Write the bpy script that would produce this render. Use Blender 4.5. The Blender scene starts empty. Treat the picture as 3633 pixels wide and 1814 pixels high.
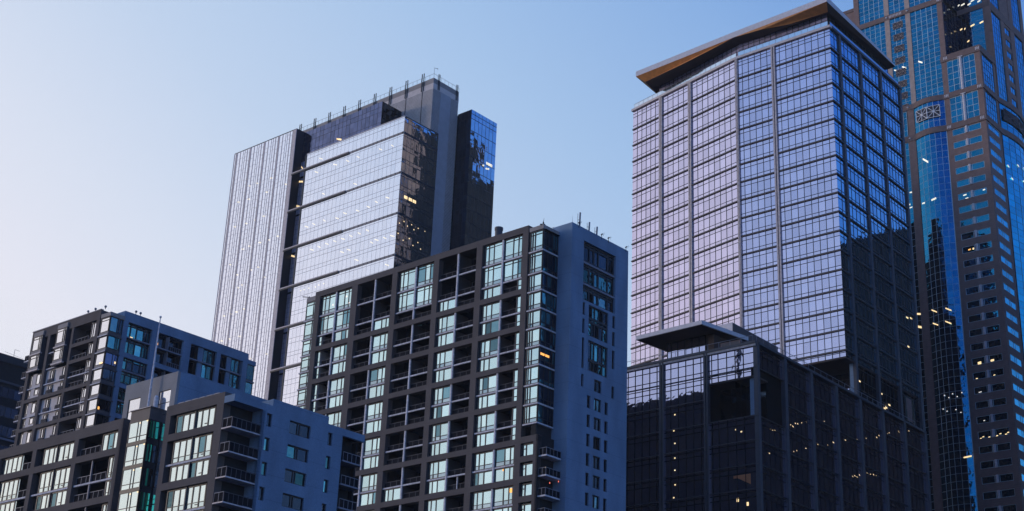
import bpy, math, random
from mathutils import Matrix, Vector
random.seed(7)
S = bpy.context.scene
COL = S.collection
R = math.radians

# ------------------------------------------------------------------ camera
cam_d = bpy.data.cameras.new('camera'); cam = bpy.data.objects.new('camera', cam_d); COL.objects.link(cam)
cam_d.sensor_width = 36.0; cam_d.lens = 5273.77/3633*36.0; cam_d.clip_start = 0.5; cam_d.clip_end = 6000
PIT, ROL = R(22.62525), R(2.42963)
fw = Vector((0, math.cos(PIT), math.sin(PIT))); rt = Vector((1, 0, 0)); up = rt.cross(fw)
r2 = rt*math.cos(ROL)+up*math.sin(ROL); u2 = -rt*math.sin(ROL)+up*math.cos(ROL)
cam.matrix_world = Matrix(((r2.x, u2.x, -fw.x, 0), (r2.y, u2.y, -fw.y, 0), (r2.z, u2.z, -fw.z, 2.0), (0, 0, 0, 1)))
S.camera = cam
S.render.engine = 'CYCLES'

# ------------------------------------------------------------------ dusk sky: pale glow low on the left (azimuth -62), deep blue opposite
GLOW = R(-52)
w = bpy.data.worlds.new("World"); S.world = w; w.use_nodes = True
nt = w.node_tree; nt.nodes.clear(); N = nt.nodes.new; LK = nt.links.new
out = N('ShaderNodeOutputWorld'); bg = N('ShaderNodeBackground'); LK(bg.outputs[0], out.inputs[0]); bg.inputs[1].default_value = 1.0
tc = N('ShaderNodeTexCoord'); sep = N('ShaderNodeSeparateXYZ'); LK(tc.outputs['Generated'], sep.inputs[0])
def M(op, a, b=None, clamp=False):
    n = N('ShaderNodeMath'); n.operation = op; n.use_clamp = clamp
    for i, v in enumerate((a, b)):
        if v is None: continue
        if isinstance(v, (int, float)): n.inputs[i].default_value = v
        else: LK(v, n.inputs[i])
    return n.outputs[0]
X, Y, Z = sep.outputs
hl = M('MAXIMUM', M('SQRT', M('ADD', M('MULTIPLY', X, X), M('MULTIPLY', Y, Y))), 0.02)
dt = M('DIVIDE', M('ADD', M('MULTIPLY', X, math.sin(GLOW)), M('MULTIPLY', Y, math.cos(GLOW))), hl)
g = M('POWER', M('ADD', M('MULTIPLY', dt, 0.5), 0.5), 3.0)
q = M('SUBTRACT', g, M('MULTIPLY', M('MAXIMUM', Z, 0.0), 1.2))
q = M('DIVIDE', M('ADD', q, 1.2), 2.2, True)           # -1.2..1 -> 0..1
cr = N('ShaderNodeValToRGB'); LK(q, cr.inputs[0]); el = cr.color_ramp.elements
stops = [(-1.1, (.014, .08, .37)), (-.60, (.020, .12, .53)), (-.38, (.085, .25, .66)), (-.22, (.24, .42, .76)), (-.05, (.37, .54, .81)), (.13, (.52, .64, .84)), (.27, (.68, .735, .87)),
         (.38, (.78, .78, .88)), (.50, (.765, .775, .85)), (.65, (.84, .81, .86)), (.95, (1.02, .86, .82))]
while len(el) > 1: el.remove(el[-1])
el[0].position = (stops[0][0]+1.2)/2.2; el[0].color = (*stops[0][1], 1)
for p, c in stops[1:]:
    e = el.new((p+1.2)/2.2); e.color = (*c, 1)
sky = N('ShaderNodeTexSky'); sky.sky_type = 'NISHITA'; sky.sun_disc = False
sky.sun_elevation = R(5); sky.sun_rotation = GLOW
skm = N('ShaderNodeMix'); skm.data_type = 'RGBA'; skm.inputs[0].default_value = 0.03
LK(cr.outputs[0], skm.inputs[6]); LK(sky.outputs[0], skm.inputs[7]); LK(skm.outputs[2], bg.inputs[0])

# ------------------------------------------------------------------ the low sun behind thin haze on the left
sd = bpy.data.lights.new('sun', 'SUN'); sd.energy = 0.9; sd.angle = R(9); sd.color = (1.0, .80, .66)
so = bpy.data.objects.new('sun', sd); COL.objects.link(so)
az, e_ = R(-84), R(5)
dv = Vector((math.sin(az)*math.cos(e_), math.cos(az)*math.cos(e_), math.sin(e_)))
so.rotation_euler = dv.to_track_quat('Z', 'Y').to_euler(); so.location = (-200, 100, 300)
S.view_settings.view_transform = 'Standard'; S.view_settings.look = 'None'; S.view_settings.exposure = 0; S.view_settings.gamma = 1

# ------------------------------------------------------------------ materials
MATS = {}
def mat(name, col, rough=.7, metal=0.0, spec=.5, noise=.12, nscale=.6, bump=0.0, bscale=8.0, lines=None, emit=None, streak=0.0):
    m = bpy.data.materials.new(name); m.use_nodes = True; t = m.node_tree; b = t.nodes['Principled BSDF']
    b.inputs['Roughness'].default_value = rough; b.inputs['Metallic'].default_value = metal
    b.inputs['Specular IOR Level'].default_value = spec
    b.inputs['Base Color'].default_value = (*col, 1)
    if emit:
        b.inputs['Emission Color'].default_value = (*col, 1); b.inputs['Emission Strength'].default_value = emit
        MATS[name] = m; return m
    co = t.nodes.new('ShaderNodeTexCoord')
    last = None
    if noise:
        n1 = t.nodes.new('ShaderNodeTexNoise'); n1.inputs['Scale'].default_value = nscale; n1.inputs['Detail'].default_value = 5
        mp = t.nodes.new('ShaderNodeMapping'); mp.inputs['Scale'].default_value = (1, 1, .35 if streak else 1)
        t.links.new(co.outputs['Object'], mp.inputs[0]); t.links.new(mp.outputs[0], n1.inputs[0])
        mr = t.nodes.new('ShaderNodeMapRange'); mr.inputs[1].default_value = .3; mr.inputs[2].default_value = .7
        mr.inputs[3].default_value = 1-noise; mr.inputs[4].default_value = 1+noise
        t.links.new(n1.outputs[0], mr.inputs[0]); val = mr.outputs[0]
        n2 = t.nodes.new('ShaderNodeTexNoise'); n2.inputs['Scale'].default_value = nscale*18; n2.inputs['Detail'].default_value = 3
        t.links.new(co.outputs['Object'], n2.inputs[0])
        m2 = t.nodes.new('ShaderNodeMapRange'); m2.inputs[1].default_value = .3; m2.inputs[2].default_value = .7
        m2.inputs[3].default_value = 1-noise*.6; m2.inputs[4].default_value = 1+noise*.6
        t.links.new(n2.outputs[0], m2.inputs[0])
        mu = t.nodes.new('ShaderNodeMath'); mu.operation = 'MULTIPLY'; t.links.new(val, mu.inputs[0]); t.links.new(m2.outputs[0], mu.inputs[1]); val = mu.outputs[0]
        if lines:   # thin joints every `lines` metres of height
            sp = t.nodes.new('ShaderNodeSeparateXYZ'); t.links.new(co.outputs['Object'], sp.inputs[0])
            a = t.nodes.new('ShaderNodeMath'); a.operation = 'DIVIDE'; t.links.new(sp.outputs[2], a.inputs[0]); a.inputs[1].default_value = lines[0]
            f = t.nodes.new('ShaderNodeMath'); f.operation = 'FRACT'; t.links.new(a.outputs[0], f.inputs[0])
            l = t.nodes.new('ShaderNodeMath'); l.operation = 'LESS_THAN'; t.links.new(f.outputs[0], l.inputs[0]); l.inputs[1].default_value = lines[1]
            k = t.nodes.new('ShaderNodeMapRange'); k.inputs[3].default_value = 1; k.inputs[4].default_value = lines[2]; t.links.new(l.outputs[0], k.inputs[0])
            mm = t.nodes.new('ShaderNodeMath'); mm.operation = 'MULTIPLY'; t.links.new(val, mm.inputs[0]); t.links.new(k.outputs[0], mm.inputs[1]); val = mm.outputs[0]
        vm = t.nodes.new('ShaderNodeVectorMath'); vm.operation = 'SCALE'; vm.inputs[0].default_value = col
        t.links.new(val, vm.inputs['Scale']); t.links.new(vm.outputs[0], b.inputs['Base Color'])
    if bump:
        n3 = t.nodes.new('ShaderNodeTexNoise'); n3.inputs['Scale'].default_value = bscale; t.links.new(co.outputs['Object'], n3.inputs[0])
        bp = t.nodes.new('ShaderNodeBump'); bp.inputs['Strength'].default_value = bump; bp.inputs['Distance'].default_value = .1
        t.links.new(n3.outputs[0], bp.inputs['Height']); t.links.new(bp.outputs[0], b.inputs['Normal'])
    MATS[name] = m; return m
def glass(name, col, rough=.03, bump=.02, metal=.96, var=.10):
    m = bpy.data.materials.new(name); m.use_nodes = True; t = m.node_tree; b = t.nodes['Principled BSDF']
    b.inputs['Metallic'].default_value = metal; b.inputs['Roughness'].default_value = rough
    at = t.nodes.new('ShaderNodeAttribute'); at.attribute_name = 'pane'; at.attribute_type = 'GEOMETRY'
    mr = t.nodes.new('ShaderNodeMapRange'); mr.inputs[3].default_value = 1-var; mr.inputs[4].default_value = 1+var*.5
    t.links.new(at.outputs['Fac'], mr.inputs[0])
    vm = t.nodes.new('ShaderNodeVectorMath'); vm.operation = 'SCALE'; vm.inputs[0].default_value = col
    t.links.new(mr.outputs[0], vm.inputs['Scale']); t.links.new(vm.outputs[0], b.inputs['Base Color'])
    co = t.nodes.new('ShaderNodeTexCoord'); n3 = t.nodes.new('ShaderNodeTexNoise'); n3.inputs['Scale'].default_value = .55; n3.inputs['Detail'].default_value = 2
    t.links.new(co.outputs['Object'], n3.inputs[0])
    bp = t.nodes.new('ShaderNodeBump'); bp.inputs['Strength'].default_value = bump; bp.inputs['Distance'].default_value = 1
    t.links.new(n3.outputs[0], bp.inputs['Height']); t.links.new(bp.outputs[0], b.inputs['Normal'])
    MATS[name] = m; return m

mat('asphalt', (.05, .05, .052), .9)
mat('dark_concrete', (.098, .086, .088), .85, noise=.14, nscale=.35, lines=(.45, .05, .8))
mat('dark_panel', (.09, .08, .085), .6, noise=.1)
mat('recess', (.014, .016, .021), .9, noise=.3, nscale=1.2)  # near black, the balcony shade is put into this wall colour
mat('dark_metal', (.010, .013, .022), .45, noise=.1)
mat('thin_metal', (.22, .22, .30), .5, noise=.1)
mat('blue_metal', (.05, .056, .075), .5, noise=.1)
mat('slab_edge', (.62, .61, .66), .8, noise=.25, nscale=3)
mat('white_post', (.62, .62, .68), .7, noise=.25, nscale=3)
mat('grey_render', (.165, .255, .385), .85, noise=.17, nscale=.35, streak=1, lines=(2.85, .02, .74))
mat('grey_panel', (.30, .28, .28), .75, noise=.12)
mat('beige_panel', (.62, .57, .57), .8, noise=.1)
mat('rail_metal', (.20, .22, .28), .5, noise=.1)
mat('rail_glass', (.012, .013, .018), .95, spec=.1, noise=.2)
mat('white_metal', (.60, .57, .60), .45, noise=.08)
mat('pink_metal', (.60, .53, .54), .5, noise=.15, nscale=1.5)
mat('louver', (.56, .54, .56), .6, noise=.1)
mat('louver_gap', (.045, .045, .06), .8)
mat('shaft_metal', (.22, .23, .29), .6, noise=.1)
mat('pier_metal', (.52, .47, .49), .5, noise=.2, nscale=2)
mat('ledge_metal', (.62, .57, .58), .5, noise=.12)
mat('canopy_edge', (.62, .61, .66), .55, noise=.08, nscale=2)
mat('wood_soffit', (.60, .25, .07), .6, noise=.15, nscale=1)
mat('dark_soffit', (.055, .038, .035), .8, noise=.15)  # on the wing roof the timber's shade is put into this colour
mat('brick', (.235, .16, .145), .85, noise=.14, nscale=.8, lines=(.52, .12, .78))
mat('band_brick', (.185, .13, .12), .85, noise=.14, nscale=.8)
mat('pale_stone', (.66, .63, .66), .8, noise=.15, nscale=2)
mat('white_mull', (.62, .76, .84), .5, noise=.1)
mat('black_roof', (.006, .006, .007), .95, spec=.1)
mat('orange_ceiling', (.45, .17, .07), .7)
glass('mirror_white', (.96, .93, .97), var=.04)
glass('mirror_blue', (.72, .90, 1.0), var=.1)
glass('mirror_purple', (.15, .16, .27), var=.25, rough=.08, bump=.05)
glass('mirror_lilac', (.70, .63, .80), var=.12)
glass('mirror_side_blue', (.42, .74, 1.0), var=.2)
mat('core_panel', (.36, .38, .44), .7, noise=.08)
mat('tick_metal', (.50, .48, .56), .5, noise=.1)
glass('mirror_podium', (.58, .54, .70), var=.05)
glass('mirror_cyan', (.68, .88, .85), var=.16, bump=.04)
glass('mirror_cyan_dim', (.16, .30, .34), var=.6, rough=.08, bump=.08)
glass('sky_tint_glass', (.46, .44, .66), var=.2, rough=.35, metal=.25)  # pale lilac tint stands in for the mirrored sky
glass('guard_glass', (.66, .74, .84), var=.1, rough=.1)
mat('purple_panel', (.27, .26, .34), .5, noise=.15)
glass('mirror_side', (.16, .42, .42), var=.8, rough=.06, bump=.08)
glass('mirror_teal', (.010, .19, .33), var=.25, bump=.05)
glass('mirror_deep', (.006, .20, .46), var=.2, bump=.05)
glass('mirror_green', (.12, .95, .55), var=.5, rough=.08)
glass('dark_glass', (.06, .08, .11), var=.4, rough=.08)
glass('mirror_warm', (.90, .86, .86), var=.05)
glass('spandrel_glass', (.42, .52, .56), var=.15, rough=.12)
mat('lamp_warm', (1.0, .72, .36), emit=1.25)
mat('lamp_pale', (1.0, .93, .74), emit=.92)
mat('lamp_dim', (.95, .86, .66), emit=.92)
mat('lamp_soft', (1.0, .90, .80), emit=.85)
mat('lamp_orange', (1.0, .45, .10), emit=1.3)
mat('lamp_red', (1.0, .2, .12), emit=1.2)
mat('curtain', (.55, .50, .48), .9)

# ------------------------------------------------------------------ mesh helpers
class Face:
    """local frame on a facade: a runs along it, d goes inward, z up"""
    def __init__(s, O=(0, 0), al=(1, 0), inn=(0, 1)): s.O = O; s.al = al; s.inn = inn
    def pt(s, a, d, z): return (s.O[0]+a*s.al[0]+d*s.inn[0], s.O[1]+a*s.al[1]+d*s.inn[1], z)
    def flip(s): return s.al[0]*s.inn[1]-s.al[1]*s.inn[0] < 0
def uface(v=0, u=0): return Face((-u, v), (-1, 0), (0, 1))        # left-hand facade, a = metres to the left
def vface(u=0, v=0): return Face((-u, v), (0, 1), (-1, 0))        # right-hand facade, a = metres going back
def bface(v, u=0): return Face((-u, v), (-1, 0), (0, -1))         # back facade
def lface(u, v=0): return Face((-u, v), (0, 1), (1, 0))           # far-left facade
class MB:
    def __init__(s): s.v = []; s.f = []; s.m = []; s.names = []; s.pane = []
    def mi(s, n):
        if n not in s.names: s.names.append(n)
        return s.names.index(n)
    def poly(s, pts, m, val=.5):
        k = len(s.v); s.v += [tuple(p) for p in pts]; s.f.append(tuple(range(k, k+len(pts)))); s.m.append(s.mi(m)); s.pane.append(val)
    def hexa(s, P, m):       # P: 8 points, bottom 4 then top 4
        c = [sum(p[i] for p in P)/8 for i in range(3)]
        k = len(s.v); s.v += [tuple(p) for p in P]; mi = s.mi(m)
        for q in ((0, 1, 2, 3), (4, 5, 6, 7), (0, 1, 5, 4), (1, 2, 6, 5), (2, 3, 7, 6), (3, 0, 4, 7)):
            a, b_, d = (Vector(P[q[0]]), Vector(P[q[1]]), Vector(P[q[2]]))
            n = (b_-a).cross(d-a)
            if n.dot(a-Vector(c)) < 0: q = q[::-1]
            s.f.append(tuple(k+i for i in q)); s.m.append(mi); s.pane.append(.5)
    def box(s, F, a0, a1, d0, d1, z0, z1, m):
        s.hexa([F.pt(a0, d0, z0), F.pt(a1, d0, z0), F.pt(a1, d1, z0), F.pt(a0, d1, z0),
                F.pt(a0, d0, z1), F.pt(a1, d0, z1), F.pt(a1, d1, z1), F.pt(a0, d1, z1)], m)
    def bar(s, p, q, r, m, n=6, r2=None):
        p = Vector(p); q = Vector(q); ax = (q-p).normalized(); t = Vector((0, 0, 1)) if abs(ax.z) < .9 else Vector((1, 0, 0))
        x = ax.cross(t).normalized(); y = ax.cross(x); r2 = r if r2 is None else r2
        k = len(s.v); mi = s.mi(m)
        for c, rr in ((p, r), (q, r2)):
            for i in range(n):
                a = 2*math.pi*i/n; s.v.append(tuple(c+x*math.cos(a)*rr+y*math.sin(a)*rr))
        for i in range(n):
            j = (i+1) % n; s.f.append((k+i, k+n+i, k+n+j, k+j)); s.m.append(mi); s.pane.append(.5)
        s.f.append(tuple(k+i for i in range(n))); s.f.append(tuple(k+n+i for i in reversed(range(n)))); s.m += [mi, mi]; s.pane += [.5, .5]
    def ball(s, c, r, m, n=8):
        mi = s.mi(m); k = len(s.v)
        for i in range(1, n//2+2):
            ph = math.pi*(i-1)/(n//2)
            for j in range(n):
                th = 2*math.pi*j/n; s.v.append((c[0]+r*math.sin(ph)*math.cos(th), c[1]+r*math.sin(ph)*math.sin(th), c[2]+r*math.cos(ph)))
        for i in range(n//2):
            for j in range(n):
                s.f.append((k+i*n+j, k+(i+1)*n+j, k+(i+1)*n+(j+1) % n, k+i*n+(j+1) % n)); s.m.append(mi); s.pane.append(.5)
    def panes(s, F, a0, a1, z0, z1, d, m, j=.006):
        q = [F.pt(a0, d+random.uniform(-j, j), z0), F.pt(a1, d+random.uniform(-j, j), z0), F.pt(a1, d+random.uniform(-j, j), z1), F.pt(a0, d, z1)]
        # keep the pane planar: fourth corner from the other three
        q[3] = tuple(q[0][i]+q[2][i]-q[1][i] for i in range(3))
        if not F.flip(): q = q[::-1]
        s.poly(q[::-1], m, random.random())
    def merge(s, o):
        k = len(s.v); s.v += o.v
        for f, mi, p in zip(o.f, o.m, o.pane): s.f.append(tuple(k+i for i in f)); s.m.append(s.mi(o.names[mi])); s.pane.append(p)
    def build(s, name, parent=None, label=None, stuff=False):
        me = bpy.data.meshes.new(name); me.from_pydata(s.v, [], s.f)
        for n in s.names: me.materials.append(MATS[n])
        me.polygons.foreach_set('material_index', s.m)
        at = me.attributes.new('pane', 'FLOAT', 'FACE'); at.data.foreach_set('value', s.pane)
        me.update(); o = bpy.data.objects.new(name, me); COL.objects.link(o)
        if parent: o.parent = parent
        if label: o['label'] = label
        if stuff: o['kind'] = 'stuff'
        return o
def az_pos(o, yaw):
    e = bpy.data.objects.new('x', None)
class Building:
    def __init__(s, name, ox, oy, yaw, label, cat, group=None):
        s.root = bpy.data.objects.new(name, None); COL.objects.link(s.root)
        s.root.location = (ox, oy, 0); s.root.rotation_euler = (0, 0, -R(yaw)); s.root.empty_display_size = 5
        s.root['label'] = label; s.root['category'] = cat
        if group: s.root['group'] = group
        s.wins = []; s.ox = ox; s.oy = oy; s.yaw = R(yaw)
    def world(s, u, v, z):
        x, y = -u, v; c, n = math.cos(-s.yaw), math.sin(-s.yaw)
        return (s.ox+c*x-n*y, s.oy+n*x+c*y, z)
    def part(s, name, mb, label=None, parent=None): return mb.build(name, parent or s.root, label)
    def win(s, F, a0, a1, z0, z1, d, av=(), zv=(), mw=.1, md=.1, gm='mirror_cyan', fm='dark_metal', edge=True, low=None, j=.006, skip=None, hw=None):
        """one window: a grid of panes with mullions; low=(material) for the lowest row"""
        P = MB(); Fr = MB(); hw = hw or mw
        A = [a0]+sorted(a for a in av if a0+.05 < a < a1-.05)+[a1]; Zs = [z0]+sorted(z for z in zv if z0+.05 < z < z1-.05)+[z1]
        for i in range(len(A)-1):
            for k in range(len(Zs)-1):
                m = low if (low and k == 0) else gm
                if isinstance(m, (list, tuple)): m = random.choice(m)
                P.panes(F, A[i], A[i+1], Zs[k], Zs[k+1], d, m, j)
        for a in A[1:-1]: Fr.box(F, a-mw/2, a+mw/2, d-md, d+.03, z0, z1, fm)
        for z in Zs[1:-1]: Fr.box(F, a0, a1, d-md*.8, d+.02, z-hw/2, z+hw/2, fm)
        if edge:
            Fr.box(F, a0, a0+mw, d-md*1.05, d+.04, z0, z1, fm); Fr.box(F, a1-mw, a1, d-md*1.05, d+.04, z0, z1, fm)
            Fr.box(F, a0+mw, a1-mw, d-md*1.1, d+.05, z1-mw, z1, fm); Fr.box(F, a0+mw, a1-mw, d-md*1.1, d+.05, z0, z0+mw, fm)
        s.wins.append(((a1-a0)*(z1-z0), z0, P, Fr))
    def finish(s, fname='mullion_frame', cap=100):
        s.wins.sort(key=lambda t: -t[0]*(1+.001*t[1]))
        for k, (ar, z, P, Fr) in enumerate(s.wins[:cap]):
            o = P.build('window', s.root)
            if Fr.f: Fr.build(fname, o)
        if len(s.wins) > cap:
            rest = MB()
            for t in s.wins[cap:]: rest.merge(t[2]); rest.merge(t[3])
            rest.build('window_row', s.root, stuff=True)
    def lamp(s, F, a, z, w=1.7, h=.35, dz=-1.0, m='lamp_pale', d=-.02, name='ceiling_light'):
        mb = MB(); t = .02
        mb.hexa([F.pt(a+w/2, d, z-dz/2-h/2), F.pt(a-w/2, d, z+dz/2-h/2), F.pt(a-w/2, d+t, z+dz/2-h/2), F.pt(a+w/2, d+t, z-dz/2-h/2),
                 F.pt(a+w/2, d, z-dz/2+h/2), F.pt(a-w/2, d, z+dz/2+h/2), F.pt(a-w/2, d+t, z+dz/2+h/2), F.pt(a+w/2, d+t, z-dz/2+h/2)], m)
        return mb.build(name, s.root)
def rail(mb, F, a0, a1, d, z, h=1.05, step=1.1, m='rail_metal', infill='rail_glass'):
    mb.box(F, a0, a1, d-.03, d+.03, z+h-.06, z+h, m)
    n = max(1, round((a1-a0)/step))
    for i in range(n+1):
        a = a0+(a1-a0)*i/n; mb.box(F, max(a0, a-.03), min(a1, a+.03), d-.025, d+.025, z, z+h-.06, m)
    if infill: mb.box(F, a0+.04, a1-.04, d-.008, d+.008, z+.08, z+h-.1, infill)
def small(name, label, cat, group=None, mb=None):
    o = mb.build(name); o['label'] = label; o['category'] = cat
    if group: o['group'] = group
    return o
def move_origin(o, p):
    p = Vector(p); o.data.transform(Matrix.Translation(-p)); o.location = p

# ------------------------------------------------------------------ ground
g_ = MB(); g_.poly([(-1500, -1500, 0), (1500, -1500, 0), (1500, 1500, 0), (-1500, 1500, 0)], 'asphalt')
gr = g_.build('ground'); gr['kind'] = 'structure'

# ================================================================== white glass office tower (middle distance)
def build_c():
    B = Building('office_tower', -31.959, 373.636, 41.447, 'pale mirror glass office tower with ribbed white slab and a grey louvred rooftop block', 'office tower')
    U = uface(); V = vface(); U3 = uface(3.0)
    m = MB(); m.box(U, .35, 41, .35, 13.8, 0, 198.9, 'black_roof'); m.box(U, .8, 41, 13.8, 22, 0, 198.8, 'black_roof'); B.part('core_wall', m)
    # main mirrored front: bands every 12.45 m, three floors between them
    tops = [199.03]+[194.2-12.45*k for k in range(7)]
    for k in range(7):
        if k == 0: floors = [(194.25, 199.03, [197.3, 198.5])]
        else:
            z1 = tops[k]-.62; f = z1-.62
            floors = [(f-3.75, z1, [f-2.9, f]), (f-7.9, f-3.75, [f-4.35, f-7.05]), (tops[k+1] if k < 6 else f-11.2, f-7.9, [f-8.2])]
        for (z0, z1, zv) in floors:
            for a0, a1 in ((0.0, 13.7), (13.7, 27.3), (27.3, 41.0)):
                av = [.68+1.68*i for i in range(1, 26)]
                B.win(U, a0, a1, z0, z1, 0, av=[a for a in av if a0 < a < a1], zv=zv, mw=.04, hw=.085, md=.02, gm='mirror_white', fm='thin_metal', edge=False, j=.004)
            av = [1.55*i for i in range(1, 9)]
            B.win(V, 0.05, 13.9, z0, z1, 0, av=av, zv=zv, mw=.06, hw=.14, md=.04, gm='mirror_blue', fm='dark_metal', edge=False, j=.012)
    bd = MB()
    for z in tops[1:]:
        bd.box(U, -.12, 41.0, -.10, .3, z-.62, z, 'grey_panel'); bd.box(V, -.10, 13.9, -.08, .3, z-.62, z, 'dark_metal')
        bd.box(U, 22.0, 47.0, -.42, -.10, z-.18, z+.12, 'pink_metal'); bd.box(U, 22.0, 47.0, -.36, -.1, z-.62, z-.22, 'dark_metal')
        for i in range(26): bd.box(U, .3+1.68*i, .42+1.68*i, -.16, -.10, z-.62, z, 'dark_metal')
    bd.box(U, -.1, 41, -.08, .35, 198.93, 199.2, 'white_metal'); bd.box(V, .4, 13.9, -.08, .35, 198.93, 199.2, 'blue_metal')
    B.part('spandrel_band', bd)
    e = MB(); e.box(U, 41.0, 41.35, -.2, 3, 0, 198.9, 'dark_metal'); B.part('corner_mullion', e)
    # purple recessed plane behind, rising above the white box
    m = MB(); m.box(U, 13, 60, 3.3, 36, 0, 209.3, 'black_roof'); B.part('rear_wall', m)
    for z0, z1 in [(199.2, 204.3), (204.3, 209.3)]:
        for a0, a1 in ((13.0, 24.6), (24.6, 36.2), (36.2, 47.8)):
            B.win(U3, a0, min(a1, 47.2), z0, z1, 0, av=[13+1.66*i for i in range(1, 22)], zv=[z0+1.6, z0+3.3], mw=.06, md=.04, gm='mirror_purple', fm='dark_metal', edge=False, j=.012)
    for k in range(6):
        z0 = tops[k+2] if k < 5 else 119; z1 = tops[k+1]-.62
        B.win(U3, 41.4, 46.95, z0, z1, 0, av=[43, 44.7, 46.3], zv=[z0+1.5*i for i in range(1, 9)], mw=.06, md=.04, gm='purple_panel', fm='dark_metal', edge=False, j=.012)
    B.win(U3, 41.4, 46.95, 194.3, 199.2, 0, av=[43, 44.7, 46.3], zv=[196, 197.7], mw=.06, md=.04, gm='purple_panel', fm='dark_metal', edge=False)
    V13 = vface(13.0); B.win(V13, 3.0, 11, 199.2, 209.3, 0, av=[4.6, 6.2, 7.8, 9.4], zv=[200.9, 202.6, 204.3, 206, 207.7], mw=.06, md=.04, gm='dark_glass', fm='dark_metal', edge=False, j=.01)
    # ribbed slab on the left
    m = MB(); m.box(U, 47.1, 76.1, .25, 14, 0, 209.4, 'louver_gap'); m.box(U, 47.0, 47.1, 0, 3, 0, 209.5, 'dark_metal')  # thin slab side in dark metal, its dark reflection painted in
    m.box(U, 46.95, 76.25, -.05, 14, 209.4, 209.65, 'dark_metal'); B.part('slab_wall', m)
    base = [48.3+6.7*i for i in range(5)]
    edges = [47.0]+base+[76.2]
    for i in range(len(edges)-1):
        a0, a1 = edges[i], edges[i+1]; rel = [1.6, 2.75, 3.6, 4.95]
        # staggered transoms: strips of their own
        xs = [a0]+[a0+r for r in rel if a0+r < a1-.3]+[a1]
        P = MB(); Fr = MB()
        for j in range(len(xs)-1):
            off = (0, .35, .1, .45, .2)[j % 5]; z = 118+off; prev = 112.0
            while z < 209.3:
                P.panes(U, xs[j], xs[j+1], prev, z, 0, 'mirror_white', .004); Fr.box(U, xs[j], xs[j+1], -.03, .02, z-.028, z+.028, 'tick_metal'); prev = z; z += 1.4 if (j+int(z*3)) % 3 else 2.75
            P.panes(U, xs[j], xs[j+1], prev, 209.4, 0, 'mirror_white', .004)
            Fr.box(U, xs[j]-.05, xs[j]+.05, -.05, .05, 112, 209.4, 'thin_metal')
        o = P.build('window_strip', B.root); Fr.build('mullion_frame', o)
    fins = MB()
    for a in base: fins.box(U, a-.30, a+.30, -.10, .12, 0, 209.4, 'pink_metal'); fins.box(U, a+.30, a+.42, -.12, .12, 0, 209.4, 'dark_metal')
    fins.box(U, 47.0, 48.3, -.12, .1, 0, 209.4, 'pink_metal')
    for a in base[:-1]: fins.box(U, a+1.5, a+1.75, -.07, .1, 0, 209.4, 'pink_metal'); fins.box(U, a+4.85, a+5.1, -.07, .1, 0, 209.4, 'pink_metal')
    fins.box(U, 76.2, 76.4, -.1, .2, 0, 209.4, 'pink_metal'); B.part('fin', fins)
    # louvred roof block and shaft
    US = uface(11.0); VS = vface(.5)
    m = MB(); m.box(US, .62, 59, .12, 10.9, 0, 213.2, 'louver_gap'); m.box(US, .5, 59, 0, 11, 213.2, 215.0, "beige_panel"); m.box(US, .56, 58.9, .05, 10.95, 215.0, 216.7, "grey_panel")
    m.box(US, 58.9, 59.0, 0, 11, 199, 213.2, 'louver'); B.part('roof_block', m)
    V11 = Face((-.5, 11.0), (0, 1), (-1, 0)); lv2 = MB(); lv4 = MB(); z = 125.0
    while z < 213.1:
        lv2.box(V11, 0, 3.2, -.05, .1, z, z+.24, 'louver'); lv4.box(V11, 7.5, 10.9, -.05, .1, z, z+.24, 'louver'); z += .44
    lv3 = MB(); z = 199.3
    while z < 213.1: lv3.box(US, .5, 44, -.05, .1, z, z+.28, 'louver'); z += .44
    B.part('louver_screen', lv3); B.part('louver_screen', lv2); B.part('louver_screen', lv4)
    s = MB(); s.box(V11, 3.2, 7.5, -.12, .1, 0, 213.2, 'core_panel'); B.part('shaft_panel', s)
    po = MB(); rl = MB()
    for i in range(9):
        a = 4.4+6.72*i; po = MB()
        for o_ in (0, .75): po.box(US, a+o_, a+o_+.22, -.22, -.02, 213.4, 219.3, 'dark_metal')
        po.box(US, a+.3, a+.5, -.14, -.06, 199.2, 213.4, 'dark_metal'); B.part('roof_post', po)
    for a in (1.8, 9.6):
        po = MB()
        for o_ in (0, .5): po.box(V11, a+o_, a+o_+.18, -.22, -.05, 213.4, 218.6, 'dark_metal')
        B.part('corner_post', po)
    rail(rl, US, .5, 58.9, -.01, 216.7, 1.3, 1.7, 'rail_metal', None); rail(rl, V11, 0, 10.9, -.01, 216.7, 1.3, 1.6, 'rail_metal', None); B.part('railing', rl)
    # far block to the right
    UF = uface(22.2, -4.9); VF = vface(-4.9, 22.2)
    m = MB(); m.box(UF, .3, 12, .3, 11.2, 0, 209.2, 'black_roof'); B.part('far_wall', m)
    for k in range(21):
        z1 = 209.3-4.15*k; z0 = z1-4.15
        B.win(VF, 0, 11.2, z0, z1, 0, av=[1.6*i for i in range(1, 7)], zv=[z0+1.45] if k else [z0+1.2, z0+2.8], mw=.06, hw=.16, md=.04, gm='mirror_blue', fm='dark_metal', edge=False, j=.012)
        B.win(UF, 0, 5.5, z0, z1, 0, av=[1.4, 2.8, 4.2], zv=[z0+1.4], mw=.06, md=.04, gm='dark_glass', fm='dark_metal', edge=False, j=.01)
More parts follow.
